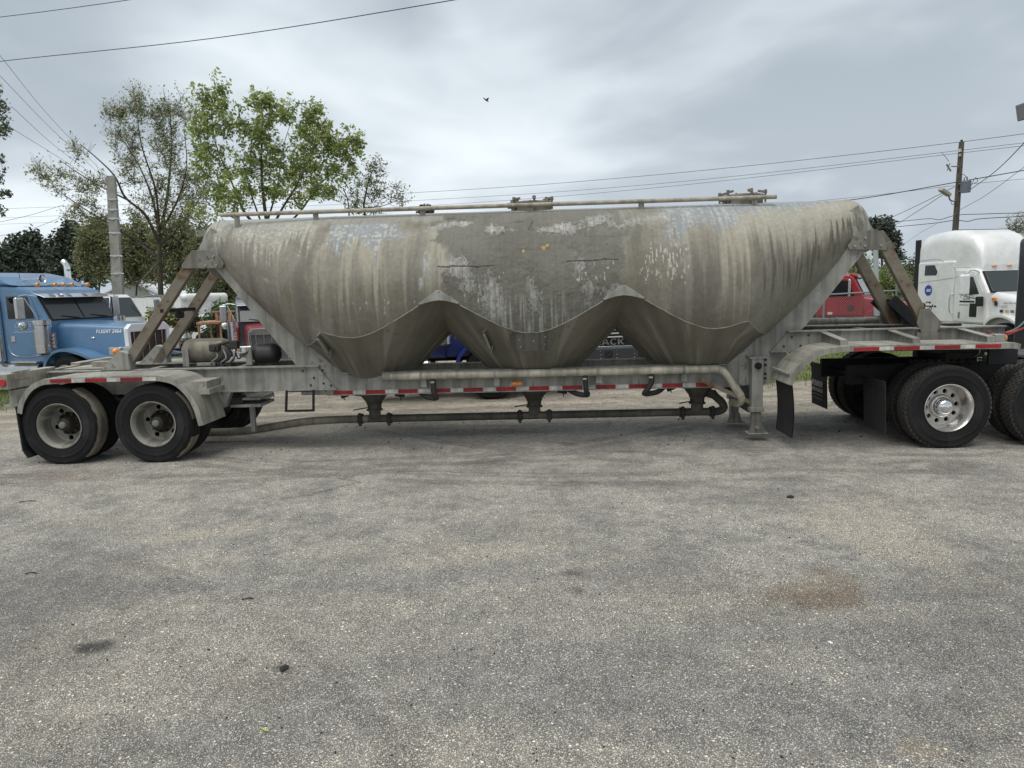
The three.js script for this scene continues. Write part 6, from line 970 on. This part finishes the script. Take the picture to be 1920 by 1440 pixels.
// chain link fence, right
{
  const a = sight(1495, 556, 24), b = sight(1760, 540, 24), y0 = hgt(a.x, a.z), L = b.x - a.x, H = a.y - y0;
  const t = thing('chain_link_fence', 'galvanised chain link fence in front of the red day cab', 'fence', [a.x, y0, a.z]);
  const yr = x => H + (b.y - a.y) * x / L;
  mesh('top_rail', [rod([0, H, 0], [L, yr(L), 0], 0.028)], mat.grey, t);
  for (const x of [0.9, (1681 - 1495) / 265 * L, L]) mesh('post', [rod([x, 0, 0], [x, yr(x) + (x > 2 && x < L - 0.2 ? 0.35 : 0.03), 0], 0.035)], mat.grey, t);
  const g = [], s = 0.085; for (let x = -H; x < L + H; x += s) for (const q of [1, -1]) { let x0 = x, x1 = x + q * H, ya = 0.03, yb = H - 0.03; const cut = v => (v - x0) / (x1 - x0); let t0 = 0, t1 = 1; for (const lim of [0, L]) { const c = cut(lim); if ((x0 < 0 && lim === 0) || (x0 > L && lim === L)) t0 = Math.max(t0, c); if ((x1 < 0 && lim === 0) || (x1 > L && lim === L)) t1 = Math.min(t1, c); } if (t1 - t0 < 0.03 || t0 < 0 || t1 > 1 || (x0 < 0 && q < 0) || (x0 > L && q > 0)) continue; g.push(rod([lerp(x0, x1, t0), lerp(ya, yb, t0), q * 0.004], [lerp(x0, x1, t1), lerp(ya, yb, t1), q * 0.004], 0.0035, 0.0035, 4)); }
  const m = mesh('wire_mesh', g, mat.grey, t); m.userData.kind = 'stuff';
  // galvanised mast behind the struts
  const c = sight(1648, 560, 26), e = sight(1640, 470, 26), p = thing('steel_mast', 'thin pale steel mast behind the front struts', 'pole', [c.x, hgt(c.x, c.z), c.z]); mesh('shaft', [rod([0, 0, 0], [e.x - c.x, e.y - hgt(c.x, c.z) + 0.6, 0], 0.11, 0.08, 14)], M([0.42, 0.44, 0.42], 0.6, 0.1), p); mesh('cap', [rod([e.x - c.x, e.y - hgt(c.x, c.z) + 0.58, 0], [e.x - c.x, e.y - hgt(c.x, c.z) + 0.66, 0], 0.1, 0.05)], mat.grey, p);
}
// pale buildings far behind
{
  let p = sight(245, 560, 46), t = thing('white_shed', 'white gabled roof showing behind the concrete pole', 'building', [p.x, hgt(p.x, p.z), p.z], 0.1);
  const y = sight(240, 556, 46).y - hgt(p.x, p.z); mesh('wall', [bx(-2.2, 1.8, 0, y - 0.1, -6, 0)], M([0.6, 0.61, 0.62], 0.8, 0, { map: T.conc }), t); mesh('roof', [prism([[-2.5, y - 0.15], [0.1, y + 0.95], [2.2, y - 0.15], [2.1, y - 0.2], [0.1, y + 0.85], [-2.4, y - 0.2]], -6.2, 0.2), prism([[-2.2, y - 0.2], [0.1, y + 0.85], [1.8, y - 0.2]], -0.1, 0.02)], M([0.72, 0.73, 0.74], 0.6), t);
  p = sight(1660, 580, 42); t = thing('metal_shed', 'low pale metal building behind the chain link fence', 'building', [p.x, hgt(p.x, p.z), p.z], -0.4);
  const yb = sight(1700, 546, 42).y - hgt(p.x, p.z); mesh('wall', [bx(-1, 7, 0, yb - 0.05, -5, 0)], M([0.66, 0.68, 0.7], 0.7, 0, { map: T.grime }), t); mesh('roof', [bx(-1.3, 7.3, yb - 0.05, yb + 0.1, -5.3, 0.3, 0.03)], M([0.7, 0.72, 0.73], 0.6), t); for (let k = 0; k < 12; k++) mesh('wall_rib', [bx(-0.8 + k * 0.65, -0.76 + k * 0.65, 0.1, yb - 0.1, 0.0, 0.03)], M([0.6, 0.62, 0.64], 0.7), t);
}
// ---------------------------------------------------------------- trees
function leafMesh(parent, pts, size, cols, m, seed) {   // pts: [x,y,z,spread,n]
  const R = rng(seed), pos = [], col = [];
  const u = V(0, 0, 0), v = V(0, 0, 0), n = V(0, 0, 0), c = V(0, 0, 0);
  for (const [x, y, z, sp, num] of pts) {
    const tone = cols[Math.floor(R() * cols.length)], lum = 0.8 + 0.4 * R();
    for (let i = 0; i < num; i++) {
      c.set(R() + R() - 1, R() + R() - 1, R() + R() - 1).multiplyScalar(sp).add(V(x, y, z));
      n.set(R() - 0.5, R() - 0.2, R() - 0.5).normalize(); u.set(R() - 0.5, R() - 0.5, R() - 0.5).cross(n).normalize(); v.crossVectors(n, u);
      const s = size * (0.6 + 0.8 * R()), w = s * 0.5, f = lum * (0.85 + 0.3 * R());
      const A = c.clone().addScaledVector(u, -s), B = c.clone().addScaledVector(v, w), C = c.clone().addScaledVector(u, s), Dd = c.clone().addScaledVector(v, -w);
      for (const q of [A, B, C, A, C, Dd]) { pos.push(q.x, q.y, q.z); col.push(tone[0] * f, tone[1] * f, tone[2] * f); }
    }
  }
  const g = new THREE.BufferGeometry(); g.setAttribute('position', new THREE.Float32BufferAttribute(pos, 3)); g.setAttribute('color', new THREE.Float32BufferAttribute(col, 3));
  g.computeVertexNormals(); const o = new THREE.Mesh(g, m); o.name = 'crown'; o.castShadow = o.receiveShadow = true; parent.add(o); return o;
}
const leafMat = M([1, 1, 1], 0.85, 0, { vertexColors: true, transmission: 0.58, ior: 1.4 }); leafMat.thickness = 0;
const needleMat = M([1, 1, 1], 0.9, 0, { vertexColors: true });
// limbs: [[px,py,offset],...] with start and end radius; clusters: [px,py,rx,ry,count,spread,leaves]
function tree(o) {
  const d = o.depth, b = sight(o.base[0], o.base[1], d), y0 = hgt(b.x, b.z);
  const t = thing(o.name, o.label, o.category || 'tree', [b.x, y0, b.z], 0, o.group), org = V(b.x, y0, b.z), R = rng(o.seed || 1);
  const L = (px, py, dz = 0) => sight(px, py, d + dz).sub(org);
  const geo = [], nodes = [];
  const seg = (pts, r0, r1) => { for (let i = 0; i < pts.length - 1; i++) { const a = pts[i], c = pts[i + 1], k0 = lerp(r0, r1, i / (pts.length - 1)), k1 = lerp(r0, r1, (i + 1) / (pts.length - 1)); geo.push(rod(a.toArray(), c.toArray(), k0, k1, k0 > 0.06 ? 8 : k0 > 0.025 ? 5 : 4)); nodes.push([c, k1, k0]); } };
  const smooth = (pts, n) => new THREE.CatmullRomCurve3(pts, false, 'centripetal').getSpacedPoints(n);
  // every trunk starts in the ground
  for (const [r0_, r1_, ...pl] of o.limbs) { const r0 = r0_ * (o.thin ?? 0.62), r1 = r1_ * (o.thin ?? 0.62); const P = pl.map(p => L(...p)); if (pl[0].ground || pl[0][3]) P.unshift(V(P[0].x * 0.6, -0.3, P[0].z * 0.6)); seg(smooth(P, P.length * 6), r0, r1); }
  const main = nodes.length, leafPts = [], pxm = d / CAM.f;
  const att = [];
  for (const [px, py, rx, ry, n, sp, lv] of o.clusters) for (let i = 0; i < n * (o.more ?? 1); i++) {
    let a, bb, c; do { a = R() * 2 - 1; bb = R() * 2 - 1; c = R() * 2 - 1; } while (a * a + bb * bb + c * c > 1);
    const p = L(px + a * rx, py + bb * ry, c * Math.max(rx, ry) * pxm * (o.deep || 0.9)); att.push([p, sp ?? 0.35, lv ?? (o.lv ?? 26)]);
  }
  if (o.twigs !== false) {
    att.sort((p, q) => Math.min(...nodes.slice(0, main).map(m => m[0].distanceToSquared(p[0]))) - Math.min(...nodes.slice(0, main).map(m => m[0].distanceToSquared(q[0]))));
    for (const [p] of att) {
      let best = null, bd = 1e9; for (const m of nodes) { const dd = m[0].distanceToSquared(p) + (m[0].y > p.y + 0.2 ? 4 * (m[0].y - p.y) : 0); if (dd < bd) { bd = dd; best = m; } }
      const dist = Math.sqrt(bd), a = best[0], r = Math.min(best[1] * 0.75, 0.012 + dist * 0.012), mid = a.clone().lerp(p, 0.5).add(V((R() - 0.5) * dist * 0.3, -dist * 0.08 + (R() - 0.3) * dist * 0.1, (R() - 0.5) * dist * 0.3));
      seg(smooth([a, mid, p], 4), Math.max(r, 0.008), 0.005);
      for (let q = 0; q < (o.twiglets ?? 3); q++) { const e = p.clone().add(V(R() - 0.5, R() - 0.25, R() - 0.5).multiplyScalar(0.9)); geo.push(rod(p.clone().lerp(a, R() * 0.5).toArray(), e.toArray(), 0.009, 0.004, 3)); if (R() < 0.6) leafPts.push([e.x, e.y, e.z, 0.2, Math.round((o.tipLeaves ?? 6))]); }
    }
  }
  for (const [p, sp, lv] of att) if (lv) leafPts.push([p.x, p.y, p.z, sp, lv]);
  if (geo.length) mesh('trunk', geo, o.bark || mat.bark, t);
  leafMesh(t, leafPts, o.leaf || 0.085, o.cols, o.needles ? needleMat : leafMat, (o.seed || 1) + 50);
  return t;
}
const SPRING = [[0.3, 0.338, 0.125], [0.35, 0.388, 0.15], [0.25, 0.275, 0.112], [0.35, 0.338, 0.175]], GREEN = [[0.276, 0.336, 0.09], [0.336, 0.408, 0.114], [0.24, 0.294, 0.09], [0.384, 0.432, 0.132]], PINE = [[0.06, 0.074, 0.054], [0.072, 0.09, 0.064], [0.05, 0.062, 0.047]], OLIVE = [[0.247, 0.273, 0.111], [0.195, 0.215, 0.091], [0.286, 0.305, 0.124], [0.169, 0.176, 0.091]], BUSH = [[0.07, 0.12, 0.04], [0.1, 0.16, 0.05], [0.055, 0.085, 0.035]];
// tall sparse tree left of the trailer
tree({ name: 'sparse_tree', label: 'tall half bare tree with many long limbs above the concrete pole', more: 1.45, lv: 13, base: [300, 560], depth: 38, seed: 3, cols: SPRING, leaf: 0.07, twiglets: 8, tipLeaves: 2,
  limbs: [[0.32, 0.17, [302, 560, 0, 1], [300, 500, 0], [298, 450, 0]], [0.17, 0.03, [298, 450, 0], [310, 390, 1], [318, 330, 1.5], [322, 270, 2], [318, 200, 2]], [0.15, 0.03, [298, 455, 0], [270, 400, -1], [235, 370, -1.5], [215, 330, -2], [180, 295, -2], [150, 270, -2.5]], [0.14, 0.025, [299, 440, 0], [285, 370, 1], [255, 300, 2], [215, 240, 2]],
    [0.12, 0.02, [300, 440, 0], [290, 350, -2], [265, 270, -2.5], [255, 190, -2]], [0.11, 0.02, [305, 430, 0], [335, 370, -1], [350, 310, -2], [345, 240, -2]], [0.11, 0.02, [302, 460, 0], [340, 420, 2], [375, 370, 3], [395, 320, 3]], [0.1, 0.02, [292, 480, 0], [240, 440, 1], [180, 405, 2], [120, 365, 3], [75, 325, 3]], [0.08, 0.02, [290, 470, 0], [215, 430, -2], [150, 420, -3], [110, 405, -3]], [0.08, 0.02, [240, 375, -1.5], [190, 350, -2], [140, 320, -2], [112, 300, -2]], [0.09, 0.02, [305, 480, 0], [370, 450, 2], [420, 430, 2]], [0.1, 0.03, [300, 490, 0], [255, 530, -3], [235, 500, -5]]],
  clusters: [[215, 215, 22, 22, 14], [258, 200, 16, 36, 18], [235, 260, 35, 30, 18], [305, 210, 28, 25, 14], [310, 260, 35, 40, 26], [250, 320, 40, 35, 20], [320, 330, 40, 50, 30], [370, 360, 40, 40, 26], [285, 390, 45, 40, 26], [180, 360, 40, 30, 18], [120, 345, 40, 20, 14], [75, 325, 20, 22, 7], [150, 400, 35, 20, 12], [190, 420, 40, 22, 16], [340, 420, 40, 30, 20], [150, 290, 25, 20, 5, 0.3, 6], [345, 220, 25, 45, 12, 0.3, 5]] });
// fuller green tree behind the tank
tree({ name: 'green_tree', label: 'leafy spring green tree rising behind the rear end of the tank', base: [505, 560], depth: 36, seed: 5, cols: GREEN, leaf: 0.095, twiglets: 3, tipLeaves: 9,
  limbs: [[0.3, 0.2, [510, 560, 0, 1], [505, 480, 0], [502, 430, 0]], [0.16, 0.03, [502, 430, 0], [494, 370, 0], [490, 310, 0], [492, 240, 0], [490, 185, 0]], [0.14, 0.02, [500, 440, 0], [460, 400, 1], [430, 330, 2], [405, 270, 2], [395, 195, 2]], [0.12, 0.02, [503, 440, 0], [530, 390, -1], [560, 340, -2], [590, 270, -2], [595, 225, -2]], [0.11, 0.02, [505, 450, 0], [560, 400, 1], [600, 345, 2], [640, 310, 2], [668, 268, 2]], [0.1, 0.02, [500, 445, 0], [470, 360, -2], [455, 300, -3]], [0.09, 0.02, [500, 420, 0], [520, 350, 2], [530, 280, 3], [545, 230, 3]], [0.1, 0.02, [495, 450, 0], [440, 410, 2], [390, 380, 3], [365, 330, 3]]],
  clusters: [[375, 195, 20, 22, 11], [410, 190, 20, 26, 14], [385, 240, 34, 25, 15], [425, 235, 22, 25, 11], [395, 300, 45, 40, 28], [490, 195, 22, 22, 15], [485, 240, 38, 32, 28], [530, 215, 25, 25, 14], [500, 290, 40, 40, 28], [590, 215, 18, 12, 9], [590, 255, 40, 32, 34], [575, 310, 45, 35, 34], [640, 280, 32, 22, 22], [665, 265, 12, 14, 6], [640, 320, 32, 22, 14], [540, 350, 60, 35, 34], [450, 350, 50, 40, 32], [610, 360, 40, 25, 14], [400, 380, 50, 30, 20]] });
// small broken tree right of it
tree({ name: 'snag_tree', label: 'small thin tree beside a bare snag above the tank top', base: [690, 560], depth: 40, seed: 7, cols: SPRING.map(c => c.map(v => v * 0.7)), leaf: 0.07, twiglets: 5, tipLeaves: 4,
  limbs: [[0.2, 0.09, [690, 560, 0, 1], [686, 420, 0], [682, 385, 0]], [0.1, 0.03, [682, 385, 0], [690, 345, 0], [702, 310, 0]], [0.12, 0.05, [660, 560, 1, 1], [655, 420, 1], [652, 375, 1], [643, 352, 1]], [0.05, 0.02, [684, 390, 0], [720, 385, 1], [755, 372, 1]], [0.05, 0.02, [684, 400, 0], [655, 375, -1], [640, 360, -1]]],
  clusters: [[705, 320, 18, 20, 12, 0.3, 12], [690, 350, 28, 22, 16, 0.3, 12], [720, 360, 28, 20, 14, 0.3, 12], [655, 370, 22, 18, 9, 0.3, 10], [750, 375, 18, 12, 7, 0.3, 9], [690, 390, 45, 15, 16, 0.35, 14]] });
// pine mass at the far left
const clump = (o) => tree({ needles: true, twigs: false, deep: 0.7, ...o });
clump({ name: 'pine_tree', label: 'dark pine crown at the far left behind the blue truck', base: [45, 560], depth: 60, seed: 11, cols: PINE, leaf: 0.16, limbs: [[0.3, 0.1, [45, 560, 0, 1], [45, 460, 0]]], clusters: [[50, 450, 25, 16, 30, 0.6, 50], [25, 475, 35, 25, 50, 0.7, 50], [70, 480, 35, 28, 50, 0.7, 50], [45, 510, 55, 20, 60, 0.8, 50], [10, 500, 25, 30, 30, 0.7, 50]], group: 'dark pines' });
clump({ name: 'pine_tree', label: 'dark pine crown left of the concrete pole, second from the left', base: [125, 560], depth: 58, seed: 12, cols: PINE, leaf: 0.16, limbs: [[0.3, 0.1, [130, 560, 0, 1], [132, 450, 0]]], clusters: [[140, 437, 26, 16, 30, 0.6, 46], [120, 460, 28, 22, 36, 0.7, 50], [155, 470, 30, 30, 44, 0.7, 50], [120, 495, 40, 25, 50, 0.8, 50], [165, 510, 30, 30, 40, 0.7, 50]], group: 'dark pines' });
// olive understorey between
for (const [k, x, y, rx, ry, lab] of [[0, 185, 460, 42, 55, 'olive green scrub left of the concrete pole'], [1, 255, 465, 48, 62, 'olive green scrub right of the concrete pole'], [2, 330, 468, 52, 66, 'olive green scrub below the sparse tree, left of the strut'], [3, 400, 480, 52, 78, 'olive green scrub behind the rear gusset plate'], [4, 450, 540, 45, 60, 'olive green scrub behind the rear skirt of the tank']])
  tree({ name: 'scrub_tree', label: lab, base: [x, 570], depth: 46 - k, more: 1.6, seed: 21 + k, cols: OLIVE, leaf: 0.1, twiglets: 2, tipLeaves: 6, deep: 0.6, group: 'scrub behind the yard',
    limbs: [[0.12, 0.05, [x, 570, 0, 1], [x + 6, y + 10, 0], [x - 4, y - ry * 0.6, 0]], [0.08, 0.03, [x + 2, y + 40, 0], [x + rx * 0.5, y, 0]], [0.08, 0.03, [x + 2, y + 50, 0], [x - rx * 0.6, y + 5, 1]]],
    clusters: [[x, y - ry * 0.45, rx * 0.7, ry * 0.4, 30, 0.5, 30], [x - rx * 0.4, y, rx * 0.6, ry * 0.5, 34, 0.55, 34], [x + rx * 0.4, y + 8, rx * 0.6, ry * 0.55, 34, 0.55, 34], [x, y + ry * 0.6, rx, ry * 0.5, 50, 0.6, 40]] });
for (const [k, x, y, rx, ry, dd, lab] of [[0, 415, 600, 30, 36, 27, 'leafy green bush behind the forklift mast'], [1, 445, 605, 26, 40, 26, 'leafy green bush left of the red truck mirror'], [2, 310, 592, 34, 12, 26, 'low bush in front of the box body by the strut'], [3, 350, 600, 22, 16, 26.5, 'low reddish green bush between the struts']])
  clump({ name: 'bush', category: 'bush', label: lab, base: [x, y + ry], depth: dd, seed: 31 + k, cols: k === 3 ? [[0.1, 0.08, 0.05], [0.06, 0.08, 0.03]] : k === 2 ? OLIVE : BUSH, leaf: 0.06, limbs: [[0.03, 0.01, [x, y + ry, 0, 1], [x, y, 0]], [0.02, 0.01, [x, y + ry, 0, 1], [x + rx * 0.5, y, 0]]], clusters: [[x, y, rx, ry, 60, 0.22, 34], [x, y + ry * 0.5, rx, ry * 0.6, 40, 0.22, 34]], group: 'bushes along the back of the yard' });
// conifer at the left edge
clump({ name: 'conifer', needles: false, label: 'drooping green conifer cut by the left edge', base: [-40, 560], depth: 20, seed: 41, cols: [[0.1, 0.125, 0.06], [0.13, 0.16, 0.075], [0.085, 0.11, 0.055]], leaf: 0.05, deep: 1, limbs: [[0.16, 0.04, [-45, 570, 0, 1], [-42, 300, 0], [-42, 120, 0]], [0.03, 0.01, [-42, 230, 0], [-10, 215, 0], [14, 205, 0]], [0.03, 0.01, [-42, 260, 0], [0, 245, 0], [20, 258, 0]], [0.03, 0.01, [-42, 330, 0], [-5, 320, 0], [8, 345, 0]], [0.03, 0.01, [-42, 380, 0], [-5, 370, 0], [12, 362, 0]]],
  clusters: [[-2, 205, 16, 20, 14, 0.16, 16], [6, 240, 13, 16, 13, 0.15, 16], [-10, 180, 14, 16, 9, 0.16, 14], [0, 320, 8, 30, 9, 0.13, 14], [6, 362, 12, 6, 8, 0.12, 14], [-2, 395, 8, 14, 7, 0.13, 14], [-40, 260, 26, 110, 50, 0.25, 20], [-40, 420, 30, 60, 34, 0.25, 20]] });
// right hand side
clump({ name: 'pine_tree', label: 'dark round topped pine behind the front end of the tank', base: [1650, 560], depth: 44, seed: 51, cols: PINE, leaf: 0.11, limbs: [[0.2, 0.06, [1655, 570, 0, 1], [1652, 440, 0]], [0.04, 0.02, [1653, 470, 0], [1675, 460, 0], [1686, 465, 0]], [0.04, 0.02, [1654, 490, 0], [1676, 492, 0]]],
  clusters: [[1650, 425, 22, 14, 34, 0.4, 44], [1655, 445, 27, 12, 34, 0.4, 40], [1675, 455, 14, 10, 14, 0.35, 36], [1662, 470, 22, 12, 22, 0.4, 36], [1680, 480, 10, 9, 9, 0.3, 30], [1676, 497, 13, 8, 10, 0.3, 30], [1640, 450, 16, 20, 20, 0.4, 36]] });
for (const [k, x, y, rx, ry, lab] of [[0, 1608, 510, 28, 30, 'spring green tree behind the far front strut'], [1, 1672, 525, 30, 22, 'spring green tree between the front struts'], [2, 1702, 520, 12, 25, 'small dark green tree left of the white truck']])
  tree({ name: 'yard_tree', label: lab, base: [x, 570], depth: 40 + k, seed: 61 + k, cols: k === 2 ? BUSH : GREEN.map(c => c.map(v => v * 0.8)), leaf: 0.085, twiglets: 3, tipLeaves: 6, deep: 0.7, group: 'trees right of the tank', limbs: [[0.12, 0.04, [x, 570, 0, 1], [x, y + 10, 0], [x + 4, y - ry * 0.6, 0]], [0.06, 0.02, [x, y + 30, 0], [x + rx * 0.6, y, 0]], [0.06, 0.02, [x, y + 30, 0], [x - rx * 0.6, y, 0]]], clusters: [[x, y, rx, ry, 50, 0.4, 24], [x, y + ry, rx, ry * 0.6, 30, 0.45, 30]] });
tree({ name: 'bare_tree', label: 'nearly bare twiggy tree at the right edge above the white truck', base: [1915, 560], depth: 34, seed: 71, cols: SPRING, leaf: 0.06, twiglets: 6, tipLeaves: 2, limbs: [[0.14, 0.05, [1915, 570, 0, 1], [1912, 470, 0], [1905, 435, 0]], [0.05, 0.015, [1912, 470, 0], [1898, 440, 0], [1892, 420, 0]], [0.05, 0.015, [1912, 465, 0], [1925, 430, 0], [1930, 415, 0]]], clusters: [[1900, 430, 14, 16, 14, 0.3, 3], [1922, 430, 16, 18, 14, 0.3, 3], [1910, 460, 16, 14, 10, 0.3, 6]] });
clump({ name: 'distant_tree', label: 'tiny dark treetop just above the tank behind the walkway rail', base: [795, 420], depth: 80, seed: 81, cols: PINE, leaf: 0.18, limbs: [[0.2, 0.08, [797, 430, 0, 1], [797, 395, 0]]], clusters: [[797, 394, 10, 6, 16, 0.5, 40], [800, 402, 12, 6, 14, 0.5, 40]] });
// bird in the sky
{
  const p = sight(912, 188, 30), t = thing('bird', 'small dark bird flying in the grey sky above the tank', 'bird', p.toArray(), 0.6); t.rotation.z = -0.5;
  const m = M([0.03, 0.03, 0.035], 0.8);
  mesh('body', [at(new THREE.SphereGeometry(0.035, 12, 8), 0, 0, 0).scale(2.2, 0.9, 0.9), at(new THREE.SphereGeometry(0.022, 10, 8), 0.085, 0.012, 0), at(new THREE.ConeGeometry(0.008, 0.03, 6), 0.115, 0.01, 0, 0, 0, -Math.PI / 2), prism([[-0.06, 0.02], [-0.16, 0.035], [-0.16, -0.035], [-0.06, -0.02]], -0.004, 0.004).rotateX(Math.PI / 2)], m, t);
  for (const s of [1, -1]) mesh('wing', [prism([[0.04, 0], [0.03, 0.1], [-0.03, 0.19], [-0.045, 0.1], [-0.035, 0]], -0.004, 0.004, 0.001).rotateX(s * (Math.PI / 2 - 0.35)).translate(0, 0.005, 0)], m, t);
}
renderer.render(scene, camera);
